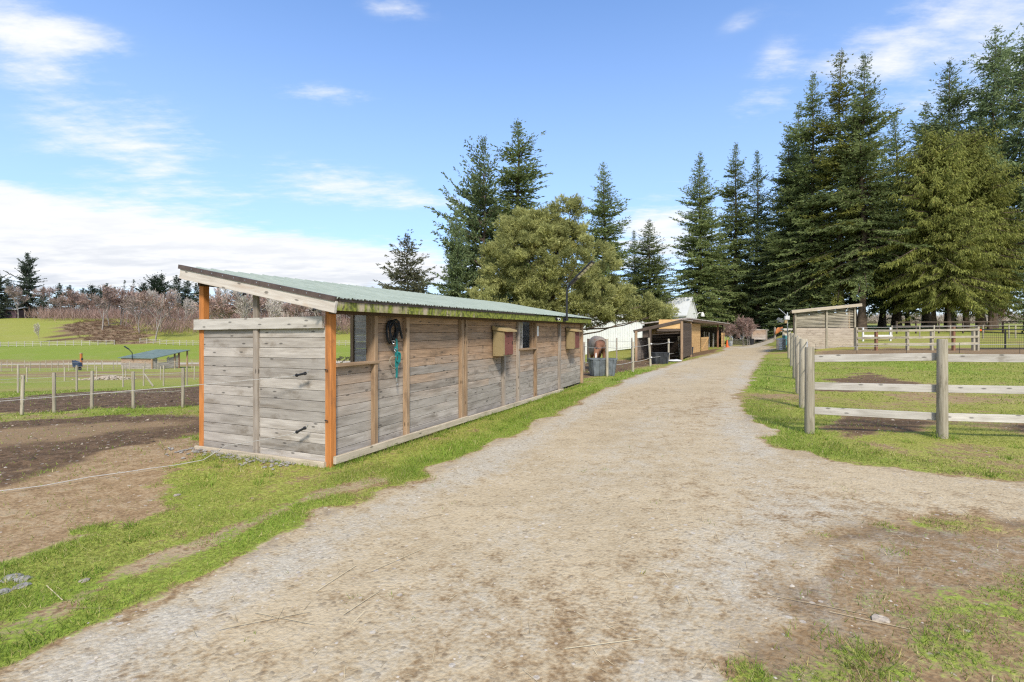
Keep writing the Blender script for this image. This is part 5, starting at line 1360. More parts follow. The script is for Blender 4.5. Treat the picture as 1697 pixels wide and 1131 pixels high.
# low shed at the end of the drive, small store at the right
t = thing('low_shed', 'low brown plank shed with a flat grey roof at the end of the drive', 'shed', at(1260, 64))
Yl = 64.
def l_(px, py, Y=Yl): return np.array([(px - 848.5) / 828 * Y, Y, zat(py, Y)])
mb = MB(); gen_board_wall(mb, l_(1246, 0)[:2], l_(1270, 0)[:2], l_(0, 563)[2], l_(0, 546.5)[2], l_(0, 563)[2], l_(0, 547.5)[2], 6, .05); mb.build('front_wall', M['front'], t)
mb = MB(); mb.prism([l_(1243, 546.5), l_(1274.5, 548), l_(1274.5, 546.8), l_(1243, 545)], (0, 0, 0), (1.2, 3, .1)); mb.build('roof', M['shake'], t)
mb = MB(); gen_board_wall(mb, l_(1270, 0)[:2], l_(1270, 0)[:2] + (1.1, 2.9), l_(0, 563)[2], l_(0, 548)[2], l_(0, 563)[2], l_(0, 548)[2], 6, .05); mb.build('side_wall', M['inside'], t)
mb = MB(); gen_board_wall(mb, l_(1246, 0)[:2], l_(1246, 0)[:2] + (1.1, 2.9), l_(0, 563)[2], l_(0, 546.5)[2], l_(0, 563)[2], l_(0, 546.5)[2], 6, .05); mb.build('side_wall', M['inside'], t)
for px in (1246, 1270):
    mb = MB(); mb.beam(l_(px, 564) - (0, .05, 0), l_(px, 546.5) - (0, .05, 0), .14, .1, (1, 0, 0)); mb.build('post', M['greypost'], t)

# far green roofed shed in the left paddock
x0, y0 = on_ground(253, 612)
t = thing('paddock_shed', 'weathered plank shed with a green metal roof far off in the left paddock', 'shed', (x0, y0, h1(x0, y0)))
z0 = h1(x0, y0); Yc = y0
pc = np.array([x0, y0, 0]); pL = np.array([(201 - 848.5) / 828 * (Yc + 2.6), Yc + 2.6, 0]); pR = np.array([(299 - 848.5) / 828 * (Yc + 4.6), Yc + 4.6, 0])
zt = zat(594.5, Yc) - .02; zRr = zat(584, Yc + 4.6)
def seg(a, b, f): return a + (b - a) * f
mb = MB(); gen_board_wall(mb, pc, pL, z0 - .1, zt, z0 - .1, zt, 9, .05); mb.build('side_wall', M['front'], t)
for f0, f1, lo, hi in ((0, .12, 0, 1), (.12, .58, 0, .56), (.58, .95, 0, 1), (.12, .16, .56, 1), (.5, .58, .56, 1)):
    mb = MB(); a, b = seg(pc, pR, f0), seg(pc, pR, f1); gen_board_wall(mb, a, b, z0 + (zt - z0) * lo, z0 + (zt - z0) * hi, z0 + (zt - z0) * lo, z0 + (zt + (zRr - zt) * f1 * .6 - z0) * hi, max(2, int(8 * (hi - lo))), .05); mb.build('front_wall', M['end'], t)
for f, m_ in ((0, 'post'), (.8, 'post'), (.96, 'redpost'), (1.28, 'post')):
    q = seg(pc, pR, f); mb = MB(); mb.beam(q + (-.03, -.06, h1(q[0], q[1]) - .2), q + (-.03, -.06, zt + (zRr - zt) * f), .2, .2, (1, 0, 0)); mb.build('post', M[m_], t)
back_ = pL - pc
mb = MB(); gen_board_wall(mb, pL, pL + (pR - pc), z0 - .1, zt, z0 - .1, zt + .3, 8, .05); mb.build('back_wall', M['darkwood'], t)
mb = MB(); a = pc - unit(back_) * .4 - unit(pR - pc) * .2 + (0, 0, zt - .02); b = seg(pc, pR, 1.32) - unit(back_) * .4 + (0, 0, zt + (zRr - zt) * 1.32)
mb.prism([a, b, b + (0, 0, .10), a + (0, 0, .10)], (0, 0, 0), back_ * 1.14); mb.build('roof', M['farroof'], t)
mb = MB(); q = seg(pc, pL, .6); a = q + (0, -.3, zt); mb.tube([a - (0, 0, .3), a + (0, 0, .9), a + (-.4, -.2, 1.5)], .06, 6); mb.beam(a + (-.4, -.2, 1.5), a + (-1.0, -.4, 2.0), .35, .06, (0, 1, 0)); mb.build('solar_lamp', M['black'], t)

# houses on the hill
def house(name, label, px, Y, w, h, dpt, rh, wall, roof, rot=.0, cat='house'):
    x, y, z = at(px, Y); t = thing(name, label, cat, (x, y, z)); c, s_ = math.cos(rot), math.sin(rot)
    R_ = lambda a, b, q: np.array([x + a * c - b * s_, y + a * s_ + b * c, z + q])
    mb = MB(); mb.prism([R_(-w / 2, 0, -.5), R_(w / 2, 0, -.5), R_(w / 2, 0, h), R_(-w / 2, 0, h)], (0, 0, 0), R_(0, dpt, 0) - R_(0, 0, 0)); mb.build('wall', M[wall], t)
    mb = MB(); mb.prism([R_(-w / 2 - .4, -.5, h), R_(-w / 2 - .4, dpt / 2, h + rh), R_(-w / 2 - .4, dpt + .5, h), R_(-w / 2 - .4, dpt + .5, h + .2), R_(-w / 2 - .4, dpt / 2, h + rh + .2), R_(-w / 2 - .4, -.5, h + .2)], (0, 0, 0), R_(w + .8, 0, 0) - R_(0, 0, 0)); mb.build('roof', M[roof], t)
    mb = MB()
    for f in (-.25, .2): mb.beam(R_(w * f - .6, -.05, h * .55), R_(w * f + .6, -.05, h * .55), 1.1, .06, UP)
    mb.build('window', M['window'], t)
    return t
house('barn', 'dull purple barn with a white roof edge at the left edge of the photo', 8, 208, 9.0, 3.4, 8, 1.3, 'purple', 'whiteroof', .05, 'barn')
house('house', 'small pale house with a white roof among the bare trees on the slope', 230, 215, 4.5, 1.6, 5, 1.2, 'house', 'whiteroof', -.1)
house('house', 'low grey roofed house seen above the top rail through the shed gap', 480, 200, 17, 3.4, 8, 2.6, 'house', 'shake', .0)
x, y, z = at(250, 212); t = thing('sign_board', 'small blue board on a post beside the pale house on the slope', 'sign', (x, y, z))
mb = MB(); mb.beam((x, y, z - .3), (x, y, z + 2.6), .16, .16, (1, 0, 0)); mb.build('post', M['greypost'], t)
mb = MB(); mb.beam((x - 1.1, y - .12, z + 2.9), (x + 1.1, y - .12, z + 2.9), 1.1, .08, UP); mb.build('panel', M['blue'], t)
def car(px, Y, label):
    x, y, z = at(px, Y); t = thing('parked_car', label, 'car', (x, y, z))
    pr = [(-2.1, .35), (-2.1, .85), (-1.3, .98), (-.75, 1.45), (.9, 1.47), (1.55, 1.0), (2.1, .9), (2.15, .35)]
    mb = MB(); mb.prism([(x + a, y - .85, z + b) for a, b in pr], (0, 0, 0), (0, 1.7, 0)); mb.build('body', M['whitepaint'], t)
    mb = MB(); mb.prism([(x + a, y - .87, z + b) for a, b in ((-1.15, 1.0), (-.7, 1.38), (.85, 1.40), (1.4, 1.02))], (0, 0, 0), (0, 1.74, 0)); mb.build('window', M['window'], t)
    for a in (-1.35, 1.35):
        for b in (-.8, .8):
            mb = MB(); mb.tube([(x + a, y + b - .1, z + .33), (x + a, y + b + .1, z + .33)], .33, 14); mb.build('wheel', M['tyre'], t)
car(303, 196, 'white car parked among the birches on the left slope')
# ------------------------------------------------------------------ yard things
def tank(px, py, L, W, Hh, rzz, label, mat='tank'):
    x, y = on_ground(px, py); z = gz(x, y); t = thing('water_tank', label, 'tank', (x, y, z)); c, s_ = math.cos(rzz), math.sin(rzz)
    def ring(l, w, zz, r=.16, n=5):
        out = []
        for cx, cy, a0 in ((l / 2 - r, w / 2 - r, 0), (-l / 2 + r, w / 2 - r, 90), (-l / 2 + r, -w / 2 + r, 180), (l / 2 - r, -w / 2 + r, 270)):
            for k in range(n):
                a = math.radians(a0 + 90 * k / (n - 1)); p_, q_ = cx + r * math.cos(a), cy + r * math.sin(a)
                out.append((x + p_ * c - q_ * s_, y + p_ * s_ + q_ * c, z + zz))
        return out
    R_ = [ring(L * .80, W * .74, .0), ring(L * .84, W * .80, .10), ring(L * .96, W * .95, Hh - .05), ring(L, W, Hh - .05), ring(L, W, Hh), ring(L * .93, W * .90, Hh), ring(L * .80, W * .74, .06)]
    n = len(R_[0]); vs = [v for r in R_ for v in r]; mb = MB()
    fs = [(i * n + k, i * n + (k + 1) % n, (i + 1) * n + (k + 1) % n, (i + 1) * n + k) for i in range(len(R_) - 1) for k in range(n)] + [tuple(range(n))[::-1], tuple(range((len(R_) - 1) * n, len(R_) * n))]
    mb.add(vs, fs, None, .5); mb.build('tub', M[mat], t, True)
    for f in (-.36, -.12, .12, .36):
        for sg in (-1, 1):
            a = np.array([x + f * L * .88 * c - sg * W * .395 * s_, y + f * L * .88 * s_ + sg * W * .395 * c, z]); b = np.array([x + f * L * c - sg * W * .475 * s_, y + f * L * s_ + sg * W * .475 * c, z + Hh - .06])
            mb = MB(); mb.beam(a, b, .09, .05, (c, s_, 0)); mb.build('rib', M[mat], t)
    mb = MB(); w = ring(L * .86, W * .82, Hh - .12); mb.add(w, [tuple(range(len(w)))]); mb.build('water', M['window'], t)
    return t
tank(998, 623, 1.12, .78, .68, .05, 'grey blue water tank standing beside the corner of the long shed')
tank(1093, 602.5, .95, .75, .62, .1, 'dark grey water tank under the edge of the open shelter', 'bucket')
def pail(name, px, py, r, h, mat, label, cat, taper=.82, sx=1):
    x, y = on_ground(px, py); z = gz(x, y); t = thing(name, label, cat, (x, y, z))
    mb = MB(); mb.lathe((x, y, z), [(r * taper, 0), (r, h - .03), (r * 1.06, h - .03), (r * 1.06, h), (r * .92, h), (r * .75, .06)], 20); mb.build('bin_body', M[mat], t, True)
    return t, x, y, z
t, x, y, z = pail('muck_bucket', 1143.2, 588, .25, .55, 'bucket', 'black round muck bucket beside the corner post of the stall', 'bucket')
mb = MB(); 
for sg in (-1, 1): mb.tube([(x + sg * .25, y - .08, z + .5), (x + sg * .33, y, z + .45), (x + sg * .25, y + .08, z + .5)], .015, 6)
mb.build('handle', M['rope'], t)
x, y = on_ground(1135, 592); z = zat(582.5, y); t = thing('feed_bucket', 'small orange tan feed bucket hung on the stall corner post', 'bucket', (x, y - .2, z))
mb = MB(); mb.lathe((x, y - .2, z), [(.10, 0), (.135, .62), (.15, .62), (.15, .66), (.12, .66), (.09, .05)], 16); mb.build('bin_body', M['ply'], t, True)
mb = MB(); mb.tube([(x - .14, y - .2, z + .64), (x, y - .25, z + .80), (x + .14, y - .2, z + .64)], .012, 6); mb.build('handle', M['steel'], t)
x, y = on_ground(1294.5, 580); z = gz(x, y); r = 7.4 / 828 * y; hh = 17.5 / 828 * y
t = thing('metal_bin', 'round galvanised metal bin with a lid on the grass beside the plank shed', 'bin', (x, y, z))
mb = MB(); pr = [(r * .95, 0), (r * .93, .05)]
for k in range(1, 6): pr += [(r * .94 + .0, hh * k / 6 - .03), (r * .97, hh * k / 6), (r * .95, hh * k / 6 + .03)]
mb.lathe((x, y, z), pr + [(r, hh - .02), (r, hh)], 26); mb.build('bin_body', M['galv'], t, True)
mb = MB(); mb.lathe((x, y, z + hh), [(r * 1.06, -.06), (r * 1.06, 0), (r * .8, .05), (r * .2, .08)], 26); mb.build('lid', M['galv'], t, True)
mb = MB(); mb.tube([(x - .08, y, z + hh + .07), (x - .06, y, z + hh + .13), (x + .06, y, z + hh + .13), (x + .08, y, z + hh + .07)], .012, 6); mb.build('handle', M['galv'], t)
x, y = on_ground(1205, 576); z = gz(x, y); t = thing('traffic_cone', 'orange traffic cone on the grass at the end of the stalls', 'traffic cone', (x, y, z)); k = 11.5 / 828 * y
mb = MB(); mb.box((x, y, z), k * .55, k * .55, .05); mb.build('base', M['cone'], t)
mb = MB(); mb.lathe((x, y, z + .05), [(k * .21, 0), (k * .06, k), (k * .02, k)], 16); mb.build('cone_body', M['cone'], t, True)
t, x, y, z = pail('plastic_bucket', 1210.5, 573.5, .28, .6, 'galv', 'pale grey bucket standing right of the traffic cone', 'bucket')
mb = MB(); mb.tube([(x - .28, y, z + .58), (x, y - .1, z + .8), (x + .28, y, z + .58)], .012, 6); mb.build('handle', M['steel'], t)
t, x, y, z = pail('wheelie_tub', 1245, 572, .34, .78, 'blackmetal', 'dark plastic tub at the corner of the garden bed', 'tub')
# garden bed edged with boards
a, b = np.array(on_ground(1213, 572)), np.array(on_ground(1240.5, 572.3)); c = np.array(on_ground(1256, 566.5))
t = thing('garden_fence', 'low pale board fence around the garden bed at the end of the drive', 'fence', (*a, gz(*a)))
for p_, q_, m_ in ((a, b, 'rail'), (b, c, 'greypost')):
    za, zc = gz(*p_), gz(*q_)
    mb = MB(); mb.beam((*p_, za + .66), (*q_, zc + .66), .12, .05, UP); mb.build('rail', M[m_], t)
    mb = MB(); mb.beam((p_[0], p_[1] + .04, za + .28), (q_[0], q_[1] + .04, zc + .28), .5, .03, UP); mb.build('board', M['inside' if m_ == 'greypost' else 'fpost'], t)
for p_ in (a, b, c):
    mb = MB(); mb.box((p_[0], p_[1] - .05, gz(*p_) - .1), .13, .13, .9); mb.build('post', M['rail'], t)
brush('garden_shrubs', 'low green and brown plants filling the garden bed and bank', 'plants', [(*q, gz(*q)) for q in [on_ground(px, py) for px in np.arange(1206, 1246, 2.2) for py in (570, 566, 562)]], .7, 60, 'bush', .06, .6, 8)
x, y = on_ground(1229, 571); m_ = MB()
for k in range(26): m_.rock((x + random.gauss(0, .9), y + 1.0 + random.gauss(0, .4), gz(x, y) + .2 + random.uniform(0, .55)), random.uniform(.2, .38), k, .7)
tag(m_.build('mulch_heap', M['bark']), 'dark heap of mulch inside the garden bed', 'heap')
# white feed sack
x, y = on_ground(1119, 600); z = gz(x, y); mb = MB()
mb.rock((x, y, z + .06), .42, 4, .22); o = mb.build('feed_sack', M['whitepaint'], None, True); tag(o, 'flattened white sack lying on the grass by the yard posts', 'sack')
# far right: white feed bunk and tub behind the rail fence
x, y, z = at(1454, 40); t = thing('feed_bunk', 'white slatted feed bunk standing behind the far rail fence', 'feed bunk', (x, y, z))
for k, zz in enumerate((.35, .85)):
    mb = MB(); mb.beam((x - 1.2, y, z + zz), (x + 1.2, y, z + zz), .30 if k == 0 else .14, .05, UP); mb.build('board', M['whitepaint'], t)
for dx in (-1.1, 1.1):
    mb = MB(); mb.box((x + dx, y + .08, z - .1), .12, .10, 1.2); mb.build('leg', M['whitepaint'], t)
# things beyond the metal bin
x, y = on_ground(1290, 577); Yq = 46.
def q_(px, py, Y=Yq): return np.array([(px - 848.5) / 828 * Y, Y, zat(py, Y)])
t = thing('tool_rack', 'wooden rack with orange tarp and teal box left of the plank shed', 'rack', tuple(q_(1300, 576)))
for px in (1298, 1309):
    mb = MB(); mb.beam(q_(px, 578), q_(px, 546), .14, .12, (1, 0, 0)); mb.build('post', M['fpost'], t)
mb = MB(); mb.beam(q_(1296, 546), q_(1311, 546), .14, .5, UP); mb.build('shelf', M['rail'], t)
mb = MB(); mb.beam(q_(1297, 556), q_(1310, 556), .5, .08, UP); mb.build('board', M['base'], t)
x, y, z = at(1306, 44); t = thing('storage_box', 'teal storage box beside the metal bin', 'box', (x, y, z))
mb = MB(); mb.box((x, y, z), .75, .5, .85, 0, .02); mb.build('box_body', M['tealbox'], t); mb = MB(); mb.box((x, y, z + .85), .80, .55, .08, 0, .02); mb.build('lid', M['whitepaint'], t)
mb = MB(); a = q_(1286, 555.5, 50); b = q_(1297, 549, 50)
vs = []; nu, nv = 9, 5
for i in range(nu):
    for j in range(nv):
        u, v = i / (nu - 1), j / (nv - 1); p_ = a + (b - a) * u; vs.append(p_ + np.array([0, .3 * math.sin(3 * u), (.55 - .35 * abs(u - .6)) * v + .05 * math.sin(9 * u + 4 * v)]))
mb.add(vs, [(i * nv + j, (i + 1) * nv + j, (i + 1) * nv + j + 1, i * nv + j + 1) for i in range(nu - 1) for j in range(nv - 1)]); o = mb.build('orange_tarp', M['tarp'], None, True)
so = o.modifiers.new('s', 'SOLIDIFY'); so.thickness = .05; tag(o, 'crumpled orange tarp hung on the yard fence beyond the metal bin', 'tarp')
t = thing('yard_post', 'dark post carrying the orange tarp beyond the metal bin', 'post', tuple(q_(1284, 563, 50.3)))
mb = MB(); mb.beam(q_(1284, 563, 50.3), q_(1284, 543, 50.3), .14, .14, (1, 0, 0)); mb.beam(q_(1284, 551, 50.35), q_(1312, 547, 50.35), .12, .08, UP); mb.build('post', M['greypost'], t)
t = thing('solar_floodlight', 'white solar panel and floodlights on a pole beside the plank shed corner', 'lamp', tuple(q_(1305, 575, 40)))
mb = MB(); mb.tube([q_(1305, 576, 40), q_(1305, 518, 40)], .04, 8); mb.tube([q_(1305, 524, 40), q_(1291, 512, 40)], .025, 6); mb.build('pole', M['galv'], t)
mb = MB(); mb.beam(q_(1288.5, 528, 40), q_(1298, 534, 40), .22, .03, (.3, -.6, .7)); mb.build('solar_panel', M['galv'], t)
mb = MB(); mb.box(q_(1304, 530, 39.9), .34, .2, .3); mb.build('lamp_box', M['whitepaint'], t); mb = MB(); mb.box(q_(1302, 536, 39.9), .2, .16, .24); mb.build('lamp_head', M['tanlid'], t)
# orange post and the blue barrow far left
x, y = on_ground(134.5, 608); z = h1(x, y); t = thing('tap_post', 'thick orange brown wooden post standing alone in the left paddock', 'post', (x, y, z))
mb = MB(); mb.beam((x, y, z - .3), (x, y, z + 22 / 828 * y), .32, .32, (1, 0, 0), ch=.03); mb.build('post', M['orange'], t)
mb = MB(); mb.box((x, y, z + 22 / 828 * y), .42, .42, .08); mb.build('cap', M['base'], t)
mb = MB(); mb.box((x + .25, y - .1, z + 1.2), .25, .2, .35); mb.build('meter_box', M['bucket'], t)
x, y = on_ground(128.5, 614); z = h1(x, y); t = thing('wheelbarrow', 'tipped dark blue wheelbarrow beside the orange brown post in the left paddock', 'wheelbarrow', (x, y, z))
mb = MB(); mb.prism([(x - .45, y - .3, z + .45), (x + .5, y - .3, z + .55), (x + .35, y - .3, z + 1.15), (x - .6, y - .3, z + 1.45)], (0, 0, 0), (0, .6, 0)); mb.build('tray', M['blue'], t)
mb = MB(); mb.tube([(x + .35, y - .05, z + .25), (x + .35, y + .05, z + .25)], .25, 14); mb.build('wheel', M['tyre'], t)
for sg in (-.22, .22):
    mb = MB(); mb.tube([(x + .35, y + sg, z + .25), (x - .1, y + sg, z + .5), (x - .55, y + sg, z + 1.5)], .03, 6); mb.build('handle', M['blackmetal'], t)
    mb = MB(); mb.tube([(x - .2, y + sg, z + .55), (x - .35, y + sg, z)], .03, 6); mb.build('leg', M['blackmetal'], t)
# heap of pale stones in the left paddock, rubble by the end wall, slates in the verge
c = np.array(on_ground(182, 629)); mb = MB(); rg = random.Random(3)
for k in range(230):
    u, v = rg.gauss(0, 1), rg.gauss(0, 1); x, y = c[0] + u * 1.1, c[1] + v * .7
    mb.rock((x, y, h1(x, y) + .28 * math.exp(-(u * u + v * v) / 1.5)), rg.uniform(.06, .14), k, .7)
tag(mb.build('stone_heap', M['palestone']), 'low heap of pale stones in the left paddock', 'stones', None, 'stuff')
mb = MB()
for k in range(260):
    u = rg.uniform(.55, 2.75) if k < 200 else rg.uniform(1.2, 3.1); q = P(-.02 - abs(rg.gauss(0, .16)), -u, 0) if k % 4 else P(.06, -rg.uniform(1.5, 2.5), .08)
    mb.rock((q[0], q[1], gz(q[0], q[1]) + .012 if k % 4 else .085), rg.uniform(.008, .034), k, .5)
tag(mb.build('rubble', M['stone']), 'grey rubble stones along the foot of the shed end wall', 'stones', None, 'stuff')
for px, py, s_, lab in ((18, 960, .10, 'topmost brown grey slate at the left edge of the grass verge'), (38, 962, .085, 'pale grey slate right of the brown slate in the verge'), (36, 974, .075, 'purple grey slate lowest of the flat stones in the verge'), (3, 984, .08, 'light grey slate cut by the left edge of the photo'),
                        (140, 964, .055, 'small tan stone lying alone in the grass verge'), (293, 822, .06, 'pale flat stone at the edge of the bare ground left of the shed'), (1460, 1025, .085, 'pale tan broken clod at the edge of the lower right grass')):
    x, y = on_ground(px, py); z = gz(x, y); mb = MB(); mb.rock((x, y, z + .004), s_ * .68, int(px), .30)
    tag(mb.build('flat_stone', M['palestone' if 'tan' in lab or 'pale flat' in lab else 'stone']), lab, 'stone')

# longer grass left standing at the feet of posts and walls
def tufts(spots):
    VS = []; RS = []
    for x0, y0, r, n, hh in spots:
        x = x0 + RNG.normal(0, r, n); y = y0 + RNG.normal(0, r, n); z, f = HZ(x, y); h = hh * RNG.uniform(.35, 1.2, n); a = RNG.uniform(0, 6.28, n); la = RNG.uniform(0, 6.28, n); ln = h * RNG.uniform(.2, 1.0, n)
        b = np.stack([x, y, z - .004], 1); sd = np.stack([np.cos(a), np.sin(a), 0 * a], 1) * .0045
        VS.append(np.stack([b - sd, b + sd, b + np.stack([np.cos(la) * ln, np.sin(la) * ln, h], 1)], 1).reshape(-1, 3)); RS.append(np.repeat(RNG.random(n), 3))
    v = np.concatenate(VS); return tag(mesh_np('grass_tufts', v, np.arange(len(v)).reshape(-1, 3), M['bladelush'], {'rnd': np.concatenate(RS)}), 'longer grass tufts at the feet of posts and the shed walls', 'grass', None, 'stuff')
sp = [(x, y, .11, 160, .11) for x, y, h in rp] + [(q[0], q[1], .12, 130, .11) for q in rs] + [(*q[0], .10, 60, .12) for q in yp] + [(*q, .10, 50, .12) for q in near]
for s_ in np.arange(.0, 11.3, .16):
    q = P(s_, .085 + .04 * random.random(), 0); sp.append((q[0], q[1], .05, 34, .07 + .04 * random.random()))
for u in np.arange(.0, 1.6, .16):
    q = P(-.09, -u, 0); sp.append((q[0], q[1], .05, 26, .06))
for k in range(150):
    x, y = scatter(1, 2.6, 11); g = fields(x, y)
    if g['grass'][0] > .5 and g['road'][0] < .2: sp.append((x[0], y[0], .045, 40, .05 + .04 * random.random()))
tufts(sp)

# ------------------------------------------------------------------ the horse
hx, hy = (992 - 848.5) / 828 * 22.6, 22.6; hzz = gz(hx, hy)
ho = thing('horse', 'chestnut horse in a taupe blanket lowering its head behind the grey blue water tank', 'horse', (hx, hy, hzz))
# joints: facing the camera (-y), head lowered to its right side (our left)
J = {'pel': (0, .75, 1.22, .27), 'rump': (0, 1.0, 1.20, .22), 'bel': (0, .30, 1.12, .31), 'rib': (0, -.15, 1.12, .30), 'chest': (0, -.50, 1.14, .24), 'with': (0, -.35, 1.32, .17),
     'nk1': (-.10, -.78, 1.12, .17), 'nk2': (-.22, -1.02, .93, .135), 'poll': (-.30, -1.16, .84, .115), 'cheek': (-.335, -1.24, .70, .105), 'nose': (-.36, -1.27, .48, .070), 'muz': (-.365, -1.27, .37, .060)}
E = [('pel', 'rump'), ('pel', 'bel'), ('bel', 'rib'), ('rib', 'chest'), ('rib', 'with'), ('chest', 'nk1'), ('nk1', 'nk2'), ('nk2', 'poll'), ('poll', 'cheek'), ('cheek', 'nose'), ('nose', 'muz')]
for sg, nm in ((-1, 'l'), (1, 'r')):
    J.update({'sh' + nm: (sg * .16, -.46, .98, .13), 'el' + nm: (sg * .17, -.42, .78, .09), 'kn' + nm: (sg * .16, -.45, .46, .055), 'fe' + nm: (sg * .16, -.44, .16, .040), 'ho' + nm: (sg * .16, -.48, .02, .058),
              'hi' + nm: (sg * .17, .82, .98, .17), 'st' + nm: (sg * .18, .70, .76, .12), 'hk' + nm: (sg * .17, .98, .50, .062), 'hf' + nm: (sg * .17, .95, .16, .042), 'hh' + nm: (sg * .17, .90, .02, .06),
              'ea' + nm: (-.30 + sg * .07, -1.12, .96, .025), 'et' + nm: (-.30 + sg * .09, -1.13, 1.05, .012)})
    E += [('chest', 'sh' + nm), ('sh' + nm, 'el' + nm), ('el' + nm, 'kn' + nm), ('kn' + nm, 'fe' + nm), ('fe' + nm, 'ho' + nm), ('pel', 'hi' + nm), ('hi' + nm, 'st' + nm), ('st' + nm, 'hk' + nm), ('hk' + nm, 'hf' + nm), ('hf' + nm, 'hh' + nm), ('poll', 'ea' + nm), ('ea' + nm, 'et' + nm)]
names = list(J); me = bpy.data.meshes.new('body'); me.from_pydata([J[n][:3] for n in names], [(names.index(a), names.index(b)) for a, b in E], [])
ob = bpy.data.objects.new('body', me); COL.objects.link(ob); ob.parent = ho; me.materials.append(M['horse'])
sk = ob.modifiers.new('skin', 'SKIN'); sk.use_smooth_shade = True
ly = me.skin_vertices[0] if me.skin_vertices else None
if ly is None:
    bpy.context.view_layer.objects.active = ob; bpy.ops.mesh.customdata_skin_add(); ly = me.skin_vertices[0]
for i, n in enumerate(names):
    ly.data[i].radius = (J[n][3], J[n][3] * (1.12 if n in ('bel', 'rib', 'pel') else 1)); ly.data[i].use_root = (n == 'pel')
ob.modifiers.new('sub', 'SUBSURF').levels = 2; ob.modifiers['sub'].render_levels = 2
O = np.array([hx, hy, hzz])
mb = MB()     # blanket over back and sides, open at the chest
prof = []
secs = [(-.56, .235, 1.12), (-.45, .30, 1.13), (-.15, .375, 1.11), (.3, .385, 1.11), (.7, .36, 1.16), (1.0, .32, 1.16), (1.2, .20, 1.14)]
vs = []; nn = 15
for yy, r, zc in secs:
    for k in range(nn):
        a = math.radians(-38 + 256 * k / (nn - 1)); fl = 1 + .10 * (k in (0, nn - 1)); vs.append(O + np.array([r * fl * math.cos(a), yy, zc + r * 1.12 * math.sin(a) * (1 if math.sin(a) > 0 else 1.6)]))
mb.add(vs, [(i * nn + k, i * nn + k + 1, (i + 1) * nn + k + 1, (i + 1) * nn + k) for i in range(len(secs) - 1) for k in range(nn - 1)])
bl = mb.build('blanket', M['blanket'], ho, True); so = bl.modifiers.new('s', 'SOLIDIFY'); so.thickness = .025; so.offset = 1
mb = MB(); mb.tube([O + np.array(p_) for p_ in ((-.22, -.52, 1.22), (-.05, -.77, 1.08), (.08, -.74, 1.06), (.22, -.52, 1.2))], .03, 6); mb.build('chest_strap', M['blanket'], ho)
mb = MB()
for i in range(14):
    f = i / 13; p_ = O + np.array([-.02 - .26 * f, -.5 - .62 * f, 1.40 - .44 * f]); mb.tube([p_, p_ + (.10, -.02, -.06), p_ + (.15, -.03, -.22)], [.02, .03, .008], 5)
mb.build('mane', M['mane'], ho)
mb = MB(); mb.tube([O + np.array(p_) for p_ in ((0, 1.2, 1.28), (0, 1.32, 1.1), (0, 1.33, .8), (.02, 1.3, .5))], [.04, .06, .07, .02], 8); mb.build('tail', M['mane'], ho, True)
mb = MB(); mb.tube([O + np.array(p_) for p_ in ((-.335, -1.30, .80), (-.35, -1.36, .66), (-.36, -1.345, .50), (-.365, -1.335, .42))], [.02, .035, .03, .015], 8); mb.build('blaze', M['blaze'], ho, True)
for sg in (-1, 1):
    mb = MB(); p_ = O + np.array([-.33 + sg * .088, -1.25, .74]); mb.lathe(tuple(p_), [(.004, -.018), (.018, -.008), (.02, .004), (.006, .018)], 8); mb.build('eye', M['black'], ho, True)
    for yy, q in ((-.48, .16), (.90, .17)):
        mb = MB(); mb.lathe(tuple(O + np.array([sg * q, yy, -.02])), [(.075, 0), (.065, .07), (.055, .085)], 10); mb.build('hoof', M['mane'], ho, True)
# ------------------------------------------------------------------ camera, sky, sun
cam = bpy.data.cameras.new('camera'); co = bpy.data.objects.new('camera', cam); COL.objects.link(co)
cam.lens = 36 * F; cam.sensor_width = 36; cam.clip_end = 3000; cam.clip_start = .05
co.location = (0, 0, EYE); co.rotation_euler = (math.radians(90), 0, 0); sc.camera = co

SUN_AZ = math.atan2(.14, -.99); SUN_EL = math.radians(42)
sun = bpy.data.lights.new('sun', 'SUN'); sun.energy = SUN_E; sun.angle = math.radians(SUN_ANG); sun.color = (1, .93, .81)
so_ = bpy.data.objects.new('sun', sun); COL.objects.link(so_)
sd_ = Vector((math.sin(SUN_AZ) * math.cos(SUN_EL), math.cos(SUN_AZ) * math.cos(SUN_EL), math.sin(SUN_EL)))
so_.rotation_euler = (-sd_).to_track_quat('-Z', 'Y').to_euler(); so_.location = sd_ * 50

w = bpy.data.worlds.new('World'); sc.world = w; w.use_nodes = True
T = NT.__new__(NT); T.t = w.node_tree; T.n = T.t.nodes; T.l = T.t.links
bgn = T.n['Background']; sky = T.n.new('ShaderNodeTexSky'); sky.sky_type = 'NISHITA'; sky.sun_disc = False
sky.sun_elevation = SUN_EL; sky.sun_rotation = SUN_AZ; sky.altitude = 100; sky.air_density = 1.0; sky.dust_density = .6; sky.ozone_density = 1.6
dirv = T.n.new('ShaderNodeTexCoord').outputs['Generated']
sp_ = T.n.new('ShaderNodeSeparateXYZ'); T.l.new(dirv, sp_.inputs[0]); dx, dy, dz = sp_.outputs
az = T.math('ARCTAN2', dx, dy); el = T.math('ARCSINE', dz)
den = T.math('ADD', T.math('MAXIMUM', dz, 0.0), .10)
cv = T.n.new('ShaderNodeCombineXYZ'); T.l.new(T.math('DIVIDE', dx, den), cv.inputs[0]); T.l.new(T.math('DIVIDE', dy, den), cv.inputs[1]); cv.inputs[2].default_value = 3.7
def rotv(v, ang, sx, sy):
    m = T.n.new('ShaderNodeMapping'); T.l.new(v, m.inputs[0]); m.inputs['Rotation'].default_value = (0, 0, ang); m.inputs['Scale'].default_value = (sx, sy, 1); return m.outputs[0]
